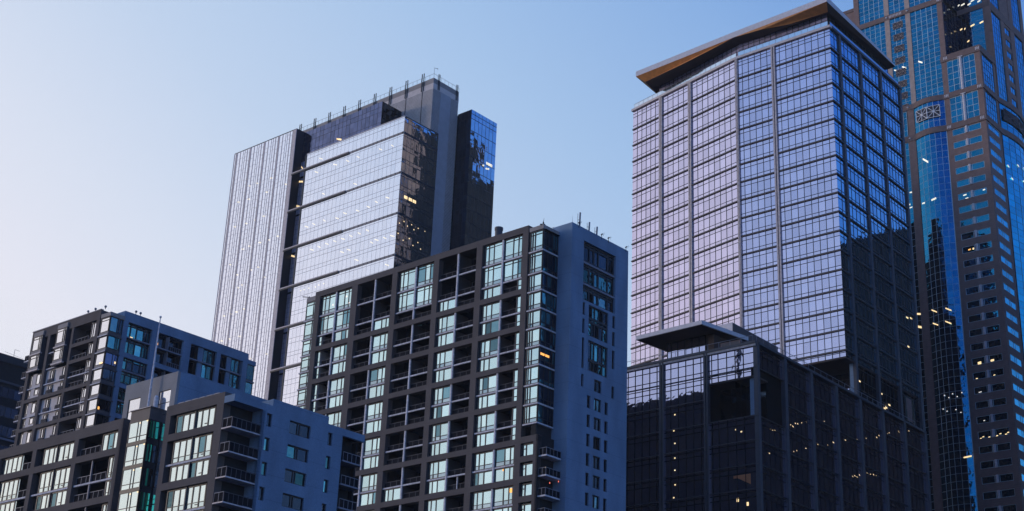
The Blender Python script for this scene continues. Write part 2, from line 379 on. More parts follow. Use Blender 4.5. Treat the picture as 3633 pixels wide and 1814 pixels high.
    W = [(34.41, 195.68), (27.84, 191.83), (22.51, 191.46), (18.13, 191.45), (35.89, 191.67), (18.37, 182.91), (31.84, 183.48), (4.17, 190.91), (8.94, 191.18), (4.52, 174.82), (8.93, 174.7), (12.01, 174.0), (37.86, 174.51), (34.75, 174.55), (30.26, 174.53), (24.79, 173.83), (21.6, 174.55), (16.41, 174.0), (34.5, 166.38), (31.46, 166.56), (28.15, 166.67), (24.86, 166.67), (21.46, 166.53), (18.24, 166.64), (14.91, 166.61), (11.62, 166.68), (21.37, 162.47), (18.7, 162.52), (9.47, 162.44), (15.05, 158.54), (1.42, 162.41), (4.36, 162.56), (7.6, 162.77), (2.62, 154.11)]
    for a, z in W: B.lamp(U, a, z, random.uniform(1.0, 1.7), .26, -.75, 'lamp_dim')
    for a, z in [(37.63, 154.42), (36.09, 154.38), (34.14, 154.39), (31.34, 154.12), (30.0, 154.42), (27.95, 154.39)]: B.lamp(U, a, z, .45, .3, -.1, 'lamp_pale')
    SL = [(56.65, 195.59), (63.26, 195.66), (66.85, 195.76), (58.11, 191.22), (49.58, 191.51), (66.56, 191.17), (71.47, 191.49), (58.22, 183.21), (61.97, 182.87), (66.44, 182.93), (71.79, 183.2), (50.48, 174.64), (54.76, 174.54), (58.68, 174.65), (63.54, 174.67), (66.57, 174.43), (71.8, 170.59), (58.13, 166.51), (61.59, 166.47), (54.83, 162.57), (67.97, 166.35), (64.84, 162.31), (66.59, 161.85), (62.56, 154.12), (66.0, 153.92), (68.57, 153.83), (71.81, 153.88), (63.24, 145.66), (67.78, 145.74), (71.46, 145.85), (49.9, 137.57), (56.86, 137.6), (55.23, 153.89)]
    for a, z in SL: B.lamp(U, a, z, random.uniform(.8, 1.2), .4, -.35, 'lamp_dim', d=-.02)
    for a, z, ww in [(30.6, 202.2, 2.2), (46.3, 197.3, .8), (46.2, 192.6, 3.0), (46.4, 184.5, 1.8), (46.5, 168.35, 2.0)]: B.lamp(U3, a, z, ww, .55, -.9, 'lamp_warm')
    for a in (2.7, 4.5, 6.1): B.lamp(V, a, 174.7, 1.3, .9, 0, 'lamp_warm')
    for a, z in [(1.01, 166.25), (2.71, 167.37), (4.1, 166.48), (5.7, 167.46), (6.73, 166.33), (8.35, 167.31), (11.0, 167.36), (0.8, 163.12), (2.86, 161.78), (5.2, 163.1), (6.78, 161.58), (8.6, 163.11), (9.8, 161.54)]: B.lamp(V, a, z, .3, .28, 0, 'lamp_warm')
    B.lamp(VF, 8.7, 194.6, 2.6, 1.0, 0, 'lamp_pale'); B.lamp(VF, 6.2, 193.4, .7, .5, -.2, 'lamp_pale'); B.lamp(VF, 8.0, 193.0, 1.5, .5, -.4, 'lamp_pale')
    B.finish()
    w_ = MB(); c = B.world(.5, 11.0, 216.7); w_.bar((c[0], c[1], 216.7), (c[0], c[1], 220.0), .05, 'rail_metal'); w_.bar((c[0], c[1], 219.9), (c[0]+.8, c[1], 219.7), .06, 'rail_metal'); w_.ball((c[0]+.9, c[1], 219.6), .16, 'rail_metal')
    o = small('wind_sensor', 'thin wind sensor mast at the topmost roof corner of the louvred block', 'sensor', None, w_); move_origin(o, (c[0], c[1], 216.7))

# ================================================================== violet glass tower with the wing-shaped roof
def build_f():
    B = Building('office_tower', 63.105, 262.522, 40.461, 'tall violet glass office tower under a wing shaped roof with an orange underside', 'office tower')
    U = uface(); V = vface(); t = R(11.409); O = (-22.15, 0)
    K = Face(O, (-math.cos(t), math.sin(t)), (math.sin(t), math.cos(t)))
    P = 4.068; lines = [164.9]+[160.15-P*k for k in range(17)]   # last 95.07
    zb = 93.95
    core = MB()
    core.hexa([(-.35, .35, zb+.3), (-22.1, .35, zb+.3), (-22.1, 30, zb+.3), (-.35, 30, zb+.3), (-.35, .35, 164.9), (-22.1, .35, 164.9), (-22.1, 30, 164.9), (-.35, 30, 164.9)], 'black_roof')
    k0, k1, k2, k3 = K.pt(0, .35, 0), K.pt(32.1, .35, 0), K.pt(32.1, 26, 0), K.pt(0, 30, 0)
    core.hexa([(k0[0], k0[1], 60), (k1[0], k1[1], 60), (k2[0], k2[1], 60), (k3[0], k3[1], 60), (k0[0], k0[1], 164.9), (k1[0], k1[1], 164.9), (k2[0], k2[1], 164.9), (k3[0], k3[1], 164.9)], 'black_roof')
    core.box(U, 2.2, 22, 8.4, 31, 0, zb+.3, 'black_roof'); core.box(U, 22, 45, 8.6, 30, 0, 60, 'black_roof'); core.box(U, .35, 2.2, 9, 31, 0, zb+.3, 'black_roof')
    B.part('core_wall', core)
    so_ = MB(); so_.box(U, .05, 22.1, .05, 30, zb-.35, zb, 'dark_soffit'); B.part('soffit', so_)
    def bays(F, segs, z0i, gm, nm, zlow=None):
        for (a0, a1) in segs:
            n = max(1, round((a1-a0)/1.53)); st = (a1-a0)/n if nm is None else None
            av = [a0+st*i for i in range(1, n)] if nm is None else [a for a in nm if a0 < a < a1]
            for k in range(len(lines)-1):
                z1, z0 = lines[k]-(0.0 if k == 0 else .0), lines[k+1]
                zv = [z0+.98, z1-.95] + ([z1-1.5] if k == 0 else [])
                if k == 0: zv = [z0+.98, z1-.75, z1-1.6]
                B.win(F, a0, a1, z0, z1, 0, av=av, zv=zv, mw=.10, hw=.10, md=.06, gm=gm, fm='dark_metal', edge=False, j=.006)
            if zlow:
                B.win(F, a0, a1, zlow, lines[-1], 0, av=av, zv=[zlow+.8], mw=.12, md=.07, gm=gm, fm='dark_metal', edge=False)
    mu = [1.24+1.505*i for i in range(15)]
    bays(U, [(0, 12.75), (13.65, 21.85)], 0, 'mirror_lilac', mu, zb)
    bays(K, [(.45, 13.4), (14.3, 22.45), (23.35, 32.1)], 0, 'mirror_lilac', None, 90)
    bays(V, [(0.05, 3.35), (4.3, 12.45), (13.4, 21.75), (22.65, 31.1)], 0, 'mirror_side_blue', None, zb)
    # lower right face goes on down to the street
    for (a0, a1) in [(4.3, 12.45), (13.4, 21.75), (22.65, 31.1)]:
        n = 5; av = [a0+(a1-a0)/n*i for i in range(1, n)]
        for k in range(6):
            B.win(V, a0, a1, zb-P*(k+1), zb-P*k, .35 if k < 2 else 0, av=av, zv=[zb-P*k-.9, zb-P*(k+1)+.95], mw=.1, md=.07, gm='dark_glass', fm='dark_metal', edge=False)
    for z in lines[1:]:
        fin = MB()
        for F, segs in ((U, ((-.2, 12.75), (13.65, 21.85))), (K, ((.45, 13.4), (14.3, 22.45), (23.35, 32.15)))):
            for a0, a1 in segs: fin.box(F, a0, a1, -.26, .0, z-.05, z+.12, 'dark_panel'); fin.box(F, a0, a1, -.1, .02, z+.12, z+.30, 'dark_metal')
        for a0, a1 in ((0.0, 3.35), (4.3, 12.45), (13.4, 21.75), (22.65, 31.1)): fin.box(V, a0, a1, -.26, .0, z-.08, z+.26, 'dark_metal')
        B.part('floor_fin', fin)
    for F, a in ((U, 12.75), (U, 21.85), (K, 13.4), (K, 22.45)):
        p = MB(); w0 = .9 if a != 21.85 else .3
        p.box(F, a, a+.34*(w0/.9), -.38, .35, 60, 165.0, 'pier_metal'); p.box(F, a+.34*(w0/.9), a+.56*(w0/.9), -.2, .35, 60, 165.0, 'dark_metal'); p.box(F, a+.56*(w0/.9), a+w0, -.38, .35, 60, 165.0, 'pier_metal'); B.part('pier', p)
    p = MB(); p.box(K, 0, .2, -.38, .35, 60, 165.0, 'pier_metal'); p.box(K, .2, .45, -.2, .35, 60, 165.0, 'dark_metal'); B.part('pier', p)
    for a in (3.35, 12.45, 21.75, 31.1):
        p = MB(); p.box(V, a+.03, a+.88, -.3, .35, 0, 165.0, 'blue_metal'); B.part('pier', p)
    for a, F, dd in ((0.0, U, 3.4), ):
        p = MB(); p.box(U, -.02, 1.15, 3.5, 4.3, 0, zb-.35, 'grey_render'); B.part('column', p)
    for v in (12.5, 21.8):
        p = MB(); p.box(U, .5, 1.7, v, v+.9, 0, zb-.35, 'shaft_metal'); B.part('column', p)
    # glass behind the open storey
    B.win(uface(8.4), 2.3, 22, 80, zb-.4, 0, av=[3.8, 5.3, 6.8, 8.3, 9.8, 11.3, 12.8, 14.3], zv=[90.2, 92.4, 86], mw=.12, md=.07, gm='mirror_podium', fm='dark_metal', edge=False)
    B.win(vface(0), 23.8, 28.1, 87.6, 92.6, -.06, av=[24.6, 27.0], mw=.12, md=.05, gm='mirror_cyan', fm='dark_metal')
    m = MB(); m.box(vface(0), 24.7, 26.9, -.1, -.02, 87.7, 92.4, 'brick'); B.part('brick_panel', m)
    lg = MB()
    lg.box(U, -.3, 22.2, -.42, .5, 164.95, 165.5, 'ledge_metal'); lg.box(V, .5, 32.2, -.42, .5, 164.95, 165.5, 'blue_metal')
    lg.box(K, 0.08, 32.3, -.42, .5, 164.95, 165.5, 'ledge_metal'); lg.box(U, .5, 22, .5, 31, 165, 165.3, 'black_roof')
    B.part('ledge', lg)
    # glass parapet + penthouse
    r_ = MB(); 
    for F, a0, a1 in ((U, .5, 21.9), (K, .3, 32.0), (V, .7, 31.8)): rail(r_, F, a0, a1, .25, 165.5, 1.45, 1.5, 'rail_metal', 'guard_glass')
    B.part('railing', r_)
    c = MB(); c.box(U, 1.75, 22.0, 2.4, 29.5, 165.3, 169.8, 'black_roof')
    q0, q1, q2_, q3 = K.pt(0, 2.3, 0), K.pt(25.3, 2.3, 0), K.pt(25.3, 24, 0), K.pt(0, 24, 0)
    c.hexa([(q[0], q[1], 165.3) for q in (q0, q1, q2_, q3)]+[(q[0], q[1], 169.8) for q in (q0, q1, q2_, q3)], 'black_roof'); B.part('penthouse_wall', c)
    UP = uface(2.0); VP = vface(1.45); KP = Face((K.pt(0, 2.0, 0)[0], K.pt(0, 2.0, 0)[1]), K.al, K.inn)
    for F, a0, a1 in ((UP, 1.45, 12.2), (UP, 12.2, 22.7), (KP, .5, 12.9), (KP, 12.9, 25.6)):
        B.win(F, a0, a1, 165.5, 169.95, 0, av=[a0+1.35*i for i in range(1, 10)], zv=[166.7, 167.6, 168.3, 169.1], mw=.1, md=.06, gm='sky_tint_glass', fm='dark_metal', edge=False)
    for a0, a1 in ((2.0, 11.5), (11.5, 20.5), (20.5, 29.7)):
        B.win(VP, a0, a1, 165.5, 169.7, 0, av=[a0+1.5*i for i in range(1, 7)], zv=[166.9], mw=.12, md=.06, gm='mirror_side_blue', fm='dark_metal', edge=False)
    # wing roof; dark soffit facets are the same timber with shade painted in
    out_ = [(48.9, .6), (21.9, -1.05), (-.7, -2.0), (-.1, 30.1), (20, 32.0), (49.8, 12.5)]
    inn_ = [(48.0, 5.6), (22.7, 2.0), (1.4, 2.0), (1.45, 29.8)]
    def L(p, z): return (-p[0], p[1], z)
    T = MB()
    topz = [171.25, 171.35, 171.3, 170.45, 170.8, 170.9]; botz = [169.98, 170.0, 170.0, 169.95, 169.9, 169.9]
    n = len(out_)
    T.poly([L(out_[i], topz[i]) for i in range(n)], 'canopy_edge')
    for i in range(n):
        j = (i+1) % n; T.poly([L(out_[i], botz[i]), L(out_[j], botz[j]), L(out_[j], topz[j]), L(out_[i], topz[i])], 'canopy_edge')
    B.part('roof_canopy', T)
    O_ = MB(); Dk = MB()
    zf = 168.7
    A, Kk, Pk = L(out_[0], 169.98), L((22.0, -1.03), 170.0), L(out_[2], 170.0)
    iA, i1, i2 = L((47.3, 1.97), zf), L((35.4, .13), zf), L((28.2, -.4), 169.4)
    wP = L((.5, .55), 169.2)
    r1 = L((20.5, -1.1), 169.8); r2 = L((15.3, -1.2), 169.4); r3 = L((9.1, -.1), 169.05)
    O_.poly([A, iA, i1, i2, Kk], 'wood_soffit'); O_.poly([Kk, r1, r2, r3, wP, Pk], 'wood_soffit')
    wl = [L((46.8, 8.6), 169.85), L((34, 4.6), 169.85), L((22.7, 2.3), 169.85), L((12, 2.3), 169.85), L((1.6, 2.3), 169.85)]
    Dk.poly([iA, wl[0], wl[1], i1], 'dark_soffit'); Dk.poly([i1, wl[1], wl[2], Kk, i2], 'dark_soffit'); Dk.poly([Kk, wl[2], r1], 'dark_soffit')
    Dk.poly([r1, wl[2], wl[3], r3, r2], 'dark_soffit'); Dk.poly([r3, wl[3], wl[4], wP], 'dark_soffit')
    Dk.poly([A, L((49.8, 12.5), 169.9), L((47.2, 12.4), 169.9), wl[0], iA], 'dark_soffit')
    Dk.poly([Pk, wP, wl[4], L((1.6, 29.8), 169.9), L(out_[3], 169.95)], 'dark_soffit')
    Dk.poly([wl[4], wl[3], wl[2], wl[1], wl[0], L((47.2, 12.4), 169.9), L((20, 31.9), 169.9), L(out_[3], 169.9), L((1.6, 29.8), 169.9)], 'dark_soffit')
    B.part('soffit', O_, 'orange timber underside of the wing roof'); B.part('soffit', Dk, 'timber underside of the wing roof with shade in its dark colour')
    for a, z in [(4.95, 90.38), (13.9, 90.3), (27.4, 103.82), (27.8, 110.2), (29.6, 110.6), (17.05, 88.85), (15.6, 87.94), (14.9, 87.61)]: B.lamp(V, a, z, .8, .3, 0, 'lamp_warm', d=-.05)
    B.finish()

# ================================================================== dark podium block in front of it
def build_e():
    B = Building('office_block', 41.035, 233.421, 40.461, 'dark glass office block with thin roof canopy, in front of the violet tower', 'office block')
    U = uface(); V = vface(); T = 85.69
    c = MB()
    c.box(U, .35, 60, .35, 4, 0, 63.4, 'black_roof') ; c.box(U, 9.4, 60, .36, 4, 63.4, T-.5, 'black_roof'); c.box(U, .36, 60, 4, 27, 0, T-.5, 'black_roof'); c.box(U, .36, 9.4, 27, 64, 0, T-.5, 'black_roof')
    c.box(U, .37, 9.4, .37, 4, 79.9, T-.5, 'black_roof'); c.box(U, .38, 9.4, .38, 4, 63.5, 72.8, 'black_roof')
    B.part('core_wall', c)
    so_ = MB(); so_.box(U, .1, 9.1, .1, 4, 79.55, 79.85, 'dark_soffit'); B.part('soffit', so_)
    cols = [9.1, 18.1, 27.1, 36.1, 45.1, 54.1]
    zs = [84.85, 81.2, 77.1, 72.95, 68.88, 64.85, 60.8, 56.75, 52.7, 48.6]
    segs = [(.9, 9.1), (9.95, 18.1), (18.95, 27.1), (27.95, 36.1)]
    for i, (a0, a1) in enumerate(segs):
        for k in range(len(zs)-1):
            z1, z0 = zs[k], zs[k+1]
            if i == 0 and k in (1, 2): 
                if k == 1: B.win(U, a0, a1, 79.85, z1, 0, av=[2.3, 3.9, 5.54, 7.23, 8.5], zv=[80.6, 80.95], mw=.12, md=.07, gm='mirror_podium', fm='black_roof', edge=False)
                continue
            if k == 0: zv = [83.8, 82.0]
            else: zv = [z1-.45, z1-1.3]
            av = [2.3, 3.9, 5.54, 7.23, 8.5] if i == 0 else [a0+1.53*j+.7 for j in range(0, 5)]
            B.win(U, a0 if i else .0, a1, z0, z1, 0, av=av, zv=zv, mw=.12, md=.07, gm='mirror_podium', fm='black_roof', edge=False)
    for k, z in enumerate(zs[1:]):
        fin = MB()
        for i, (a0, a1) in enumerate(segs):
            if i == 0 and k in (1,): continue
            fin.box(U, a0 if i else -.3, a1, -.2, 0, z-.07, z+.05, 'blue_metal')
        B.part('floor_fin', fin); fin = MB()
        for j in range(7):
            if j == 0 and k == 1: continue
            fin.box(V, 9.05*j+.9, 9.05*j+9.05, -.2, 0, z-.1, z+.05, 'dark_metal')
        B.part('floor_fin', fin)
    for a in cols:
        p = MB(); p.box(U, a, a+.32, -.4, .35, 0, T-.5, 'blue_metal'); p.box(U, a+.32, a+.52, -.2, .35, 0, T-.5, 'dark_metal'); p.box(U, a+.52, a+.85, -.4, .35, 0, T-.5, 'blue_metal'); B.part('pier', p)
    for j in range(8):
        p = MB(); p.box(V, 9.05*j-.25 if j else -.1, 9.05*j+.65, -.45, .35, 0, T-.5, 'blue_metal'); B.part('pier', p)
    p = MB(); p.box(U, .45, 1.45, .5, 1.3, 72.8, 79.55, 'grey_render'); B.part('column', p)
    p = MB(); p.box(U, .45, 1.45, 7.9, 8.7, 63, 79.55, 'grey_render'); B.part('column', p)
    for j in range(7):
        a0 = 9.05*j+.65; a1 = 9.05*j+8.8
        for k in range(len(zs)-1):
            if j == 0 and k in (1, 2): continue
            B.win(V, a0, a1, zs[k+1], zs[k], 0, av=[a0+1.63*i for i in range(1, 5)], zv=[zs[k]-.5, zs[k]-1.3], mw=.1, md=.05, gm='mirror_podium', fm='black_roof', edge=False)
    B.win(V, .65, 8.8, 72.95, 79.6, 4.3, av=[2.3, 4, 5.6, 7.2], zv=[77.1], mw=.1, md=.05, gm='dark_glass', fm='black_roof', edge=False)
    B.win(uface(4.3), .5, 9.3, 72.95, 79.6, -.3, av=[2.3, 4, 5.6, 7.2], zv=[77.1], mw=.1, md=.05, gm='dark_glass', fm='black_roof', edge=False)
    pr = MB(); pr.box(U, -.3, 45, -.5, .6, T-.45, T, 'blue_metal'); pr.box(U, -.2, 45, -.35, .5, T-.85, T-.45, 'pier_metal'); pr.box(V, .6, 64, -.5, .6, T-.45, T, 'blue_metal'); pr.box(U, .5, 45, .6, 27, T-.5, T-.2, 'black_roof'); pr.box(U, .5, 9.3, 27, 63, T-.5, T-.2, 'black_roof'); B.part('parapet', pr)
    rl = MB(); rail(rl, U, .5, 40, .1, T, 1.2, 2.2, 'rail_metal', None); rail(rl, V, .7, 60, .1, T, 1.2, 2.2, 'rail_metal', None); B.part('railing', rl)
    og = MB(); og.box(U, 1.5, 4.6, -.02, .3, 62.9, 63.35, 'orange_ceiling'); og.poly([(-4.6, -.03, 63.3), (-1.4, -.03, 63.3), (-1.4, -.03, 61.6)], 'orange_ceiling'); B.part('lit_ceiling', og, 'orange lit ceiling of the lower recess')
    # canopy, glazed pavilion and lift box on the roof
    z = 91.3; cp = MB(); q = [(25.4, 1.6), (11.1, 1.1), (8.9, 12.9), (24, 13.5)]
    cp.hexa([(-x, y, z) for x, y in q]+[(-x, y, z+.75) for x, y in q], 'canopy_edge'); cp.hexa([(-x+(.3 if x > 20 else -.3), y+(.2 if y < 5 else -.2), z-.06) for x, y in q]+[(-x+(.3 if x > 20 else -.3), y+(.2 if y < 5 else -.2), z) for x, y in q], 'dark_soffit'); B.part('roof_canopy', cp)
    pv = MB(); pv.box(uface(6.0), 13.6, 21.4, .2, 6.8, T-.2, 91.24, 'dark_soffit'); pv.box(uface(6.0), 11.9, 13.4, .2, 7, T-.2, 91.24, 'dark_soffit'); B.part('pavilion_wall', pv)
    B.win(uface(6.0), 13.45, 21.6, T-.2, 91.2, 0, av=[14.8, 16.3, 17.8, 19.3, 20.7], zv=[86.7, 88.1, 89.6], mw=.12, md=.08, gm='mirror_podium', fm='black_roof')
    lb = MB(); lb.box(uface(8.5), 11.9, 17.5, 4, 20, T-.2, 95.3, 'beige_panel'); B.part('lift_wall', lb)
    ls = MB(); ls.box(vface(11.9), 12.55, 28.4, -.06, 0, T-.2, 95.2, 'dark_panel'); B.part('lift_side', ls)
    for a, zz in [(4.24, 71.64), (4.99, 71.61), (5.76, 71.74), (10.23, 73.52), (11.05, 74.0), (11.83, 73.92), (12.67, 74.68), (13.48, 74.79), (14.85, 75.3), (16.5, 75.82), (22.98, 77.61), (3.76, 67.36), (11.8, 69.56), (12.88, 69.94), (16.04, 71.1), (20.36, 72.81), (23.76, 73.56), (26.0, 74.52), (30.57, 76.04), (35.13, 77.25), (38.7, 78.34), (43.04, 79.54), (44.05, 80.15), (47.71, 81.43), (48.39, 81.74), (52.46, 82.95), (56.98, 84.2), (32.7, 69.86), (33.5, 70.18), (34.38, 70.15), (35.33, 70.73), (38.44, 71.7), (39.67, 71.83), (40.91, 72.02), (41.84, 72.08)]:
        B.lamp(V, a, zz, random.uniform(.15, .45), random.uniform(.08, .16), random.uniform(-.1, .15), 'lamp_warm')
    for a, zz in [(15.98, 75.51), (16.2, 72.71), (16.0, 70.49), (16.01, 67.94), (16.0, 65.83), (15.96, 63.34), (16.25, 61.19), (4.0, 71.07), (2.97, 70.57)]: B.lamp(U, a, zz, .25, .22, 0, 'lamp_warm')
    for a, zz in [(3.9, 59.31), (2.09, 58.46)]: B.lamp(U, a, zz, .4, .6, 0, 'lamp_warm')
    B.finish()
    # a red framed planter box on the terrace
    bx = MB(); Fx = uface(2.0)
    def lw(pts): return pts
    for (a0, a1, z0, z1, mm) in ((4.0, 7.9, 85.55, 87.2, 'dark_panel'), (4.0, 7.9, 87.2, 87.35, 'band_brick'), (4.0, 4.25, 85.55, 87.2, 'band_brick'), (7.65, 7.9, 85.55, 87.2, 'band_brick')):
        bx.box(Fx, a0, a1, (0 if mm == 'dark_panel' else -.05), 1.5, z0, z1+(.003 if mm != 'dark_panel' else 0), mm)
    o = small('planter_box', 'red framed dark planter box on the terrace edge of the low dark block', 'planter', None, bx); o.location = (41.035, 233.421, 0); o.rotation_euler = (0, 0, -R(40.461))
    o.data.transform(Matrix.Translation(Vector((5.9, -2.7, -85.55)))); wq = B.world(5.9, 2.7, 85.55); o.location = wq

# ================================================================== brown apartment tower in the centre
def build_d():
    B = Building('apartment_tower', 4.468, 204.951, 42.176, 'apartment tower with dark brown grid front and blue grey concrete stair core', 'apartment tower')
    U = uface(); V = vface()
    ZB = [82.34-5.82*k for k in range(14)]
    openings = [(41.93, 49.95), (32.26, 40.54), (22.75, 31.08), (13.49, 21.62), (3.93, 12.29)]
    core = MB()
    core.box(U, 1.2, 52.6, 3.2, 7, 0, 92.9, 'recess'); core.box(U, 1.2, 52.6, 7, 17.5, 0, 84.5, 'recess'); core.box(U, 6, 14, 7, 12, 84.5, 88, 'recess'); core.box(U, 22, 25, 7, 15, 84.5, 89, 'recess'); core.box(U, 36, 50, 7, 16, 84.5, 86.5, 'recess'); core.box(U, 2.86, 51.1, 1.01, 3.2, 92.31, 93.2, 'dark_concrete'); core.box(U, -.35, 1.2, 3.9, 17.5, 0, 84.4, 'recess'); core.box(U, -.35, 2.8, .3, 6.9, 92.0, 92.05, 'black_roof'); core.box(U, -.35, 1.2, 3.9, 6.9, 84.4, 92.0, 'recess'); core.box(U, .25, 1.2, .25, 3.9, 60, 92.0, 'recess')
    B.part('rear_wall', core)
    fr = MB()
    cols = [(2.85, 3.93), (12.29, 13.49), (21.62, 22.75), (31.08, 32.26), (40.54, 41.93), (49.95, 51.17)]
    for a0, a1 in cols: fr.box(U, a0, a1, 0, 1.0, 0, 92.3, 'dark_concrete')
    fr.box(U, 2.85, 51.17, 0, 1.0, 92.3, 93.33, 'dark_concrete')
    for k, z in enumerate(ZB):
        for i in range(5): fr.box(U, cols[i][1], cols[i+1][0], .003, .997, z, z+.85, 'dark_concrete')
    fr.box(U, -.35, 2.85, .003, 1.0, 59.1, 60.05, 'dark_concrete')      # the frame widens under the corner bay
    fr.box(U, -.35, .45, .0, .9, 0, 59.1, 'dark_concrete'); z = 57.2
    while z > 20: fr.box(U, .45, 2.85, .004, .9, z-.9, z, 'dark_concrete'); z -= 2.91
    B.part('facade_frame', fr)
    walls = MB()
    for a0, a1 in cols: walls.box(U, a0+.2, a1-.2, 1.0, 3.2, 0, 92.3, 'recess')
    B.part('party_wall', walls)
    posts = []; slabs = MB()
    def G(a0, a1, z0, z1, side, seed):
        """a glazed half bay; side = which end carries the narrow lights"""
        w = a1-a0
        av = [a0+w*.46, a0+w*.72, a0+w*.9] if side < 0 else [a0+w*.10, a0+w*.28, a0+w*.54]
        P0 = len(B.wins)
        B.win(U, a0, a1, z0, z1, .42, av=av, zv=[z0+.75] if z1-z0 > 2.5 else [], mw=.17, hw=.09, md=.06, gm=('mirror_cyan',)*12+('mirror_cyan_dim',), low='spandrel_glass' if z1-z0 > 2.5 else None, fm='dark_metal', j=.02)
        Fr = B.wins[-1][3]
        for q in ((av[0], av[1]) if False else ()): pass
        e0, e1 = (av[2], a1) if side < 0 else (a0, av[0])
        Fr.box(U, e0, e1, .32, .44, z0+(z1-z0)*.62, z0+(z1-z0)*.62+.1, 'dark_metal'); Fr.box(U, e0, e1, .32, .44, z0+(z1-z0)*.3, z0+(z1-z0)*.3+.1, 'dark_metal')
        if z1-z0 > 2.9: Fr.box(U, a0, a1, .34, .44, z1-.62, z1-.54, 'dark_metal')
        fl = MB(); fl.box(U, a0, a1, 1.03, 3.2, z1-.05, z1+.1, 'recess')
    def Bal(a0, a1, z0, z1, strip, wall_lo, wall_hi, rail_full):
        m = MB(); m.box(U, a0, a1, 3.05, 3.2, z0, z1, 'recess')
        if wall_lo: m.box(U, a0-.12, a0+.02, .44, 3.1, z0, z1, 'dark_panel')
        if wall_hi: m.box(U, a1-.02, a1+.12, .44, 3.1, z0, z1, 'dark_panel')
        o = m.build('balcony', B.root)
        r_ = MB(); rail(r_, U, a0+.1, a1-.05, .55, z0, .95, 1.25, 'rail_dark'); r_.build('railing', o)
        g_ = MB(); w = (a1-a0)
        g_.panes(U, a0+w*.2, a0+w*.52, z0+.1, z1-.35, 3.02, 'mirror_cyan_dim'); g_.panes(U, a0+w*.55, a0+w*.85, z0+.1, z1-.35, 3.02, 'dark_glass')
        for x in (.18, .53, .87): g_.box(U, a0+w*x-.04, a0+w*x+.04, 2.96, 3.04, z0, z1-.3, 'dark_metal')
        g_.build('balcony_door', o)
        if strip:
            s0, s1 = (a1-1.05, a1-.05) if strip > 0 else (a0+.05, a0+1.05)
            B.win(U, s0, s1, z0, z1, .42, zv=[z0+.8], mw=.1, md=.08, gm='mirror_cyan', fm='dark_metal')
            w2 = MB(); x = s0-.1 if strip > 0 else s1
            w2.box(U, x, x+.1, .4, 3.0, z0, z1, 'grey_panel'); w2.build('side_wall', o)
    # content: viewer-left half first ('L' = higher a)
    top = {0: (('G', 'G'), ('G', 'G'), ('n', 'G')), 1: (('B', 'B'), ('B', 'B'), ('B', 'G')), 2: (('G', 'G'), ('G', 'G'), ('B', 'B')), 3: (('B', 'B'), ('B', 'B'), ('G', 'B')), 4: (('G', 'G'), ('G', 'G'), ('G', 'r'))}
    low = {0: ('n', 'G'), 1: ('B', 'G'), 2: ('B', 'B'), 3: ('G', 'B'), 4: ('G', 'r')}
    for c, (a0, a1) in enumerate(openings):
        mid = (a0+a1)/2
        rows = [(88.75, 92.3, top[c][0]), (85.2, 88.55, top[c][1]), (83.19, 85.0, top[c][2])]
        for k in range(7):
            zt = ZB[k]; zb = ZB[k+1]+.85; m = zt-2.82
            u_, l_ = low[c], low[c]
            if c == 4 and k >= 4: u_ = l_ = ('G', 'G')
            if c == 2 and k >= 4: l_ = ('G', 'B')
            rows += [(m+.1, zt, u_), (zb, m-.1, l_)]
        for (z0, z1, (l, r)) in rows:
            for kind, b0, b1, hi in ((l, mid+.12, a1, True), (r, a0, mid-.12, False)):
                if kind == 'G': G(b0, b1, z0, z1, 1 if not hi else -1, 0)
                else: Bal(b0, b1, z0, z1, {'n': 1, 'r': -1, 'B': 0}[kind], hi and (r == 'G'), (not hi) and (l == 'G'), True)
        # floor slabs and the pale post
        for z in [88.65, 85.1]+[ZB[k]-2.82 for k in range(7)]:
            s = MB(); s.box(U, a0, mid-.14, .45, 3.2, z-.1, z+.1, 'recess'); s.box(U, mid+.14, a1, .45, 3.2, z-.1, z+.1, 'recess')
            s.box(U, a0+.02, mid-.14, .2, .46, z-.11, z+.11, 'slab_edge'); s.box(U, mid+.14, a1-.02, .2, .46, z-.11, z+.11, 'slab_edge'); s.build('floor_slab', B.root)
        for z0, z1 in [(83.19, 92.3)]+[(ZB[k+1]+.85, ZB[k]) for k in range(7)]:
            p = MB(); p.box(U, mid-.14, mid+.14, .12, .36, z0, z1, 'white_post'); p.box(U, mid-.1, mid+.1, .36, 3.1, z0, z1, 'dark_panel'); p.build('post', B.root)
        if c == 3:
            for k in (4, 5, 6):
                p = MB(); p.box(U, a0+1.9, a0+2.05, .4, .6, ZB[k+1]+.85, ZB[k]-2.9, 'white_post'); p.build('post', B.root)
    # punched windows in the widened frame
    z = 59.1
    while z > 44:
        B.win(U, .55, 2.75, z-1.98, z-.06, .45, av=[2.05], zv=[], mw=.16, md=.1, gm='mirror_cyan', fm='dark_metal', j=.02)
        B.wins[-1][3].box(U, 2.05, 2.75, .33, .47, z-.8, z-.72, 'dark_metal'); z -= 2.91
    # corner bay of glass with projecting slab lips
    lv = [92.1, 88.62, 85.07, 82.16]+[82.16-2.91*k for k in range(1, 9)]
    for k in range(len(lv)-1):
        z1, z0 = lv[k]-.12, lv[k+1]+.12
        if z0 < 59.9: break
        B.win(U, 0, 2.5, z0, z1, .2, av=[1.55, 2.05], zv=[z0+.72]+([z1-.55] if k < 2 else []), mw=.13, hw=.09, md=.1, gm='mirror_cyan', low='spandrel_glass', fm='dark_metal', j=.02)
        B.win(V, .2, 3.6, z0, z1, 0, av=[1.35, 2.4, 3.0], zv=[z0+.72], mw=.12, md=.08, gm=('mirror_side', 'dark_glass', 'dark_glass') if k not in (3, 4, 7) else ('mirror_side', 'mirror_side', 'dark_glass'), fm='dark_metal', j=.03)
        s = MB(); s.box(U, -.18, 2.62, -.05, 3.6, z0-.22, z0-.02, 'slab_edge'); s.build('floor_slab', B.root)
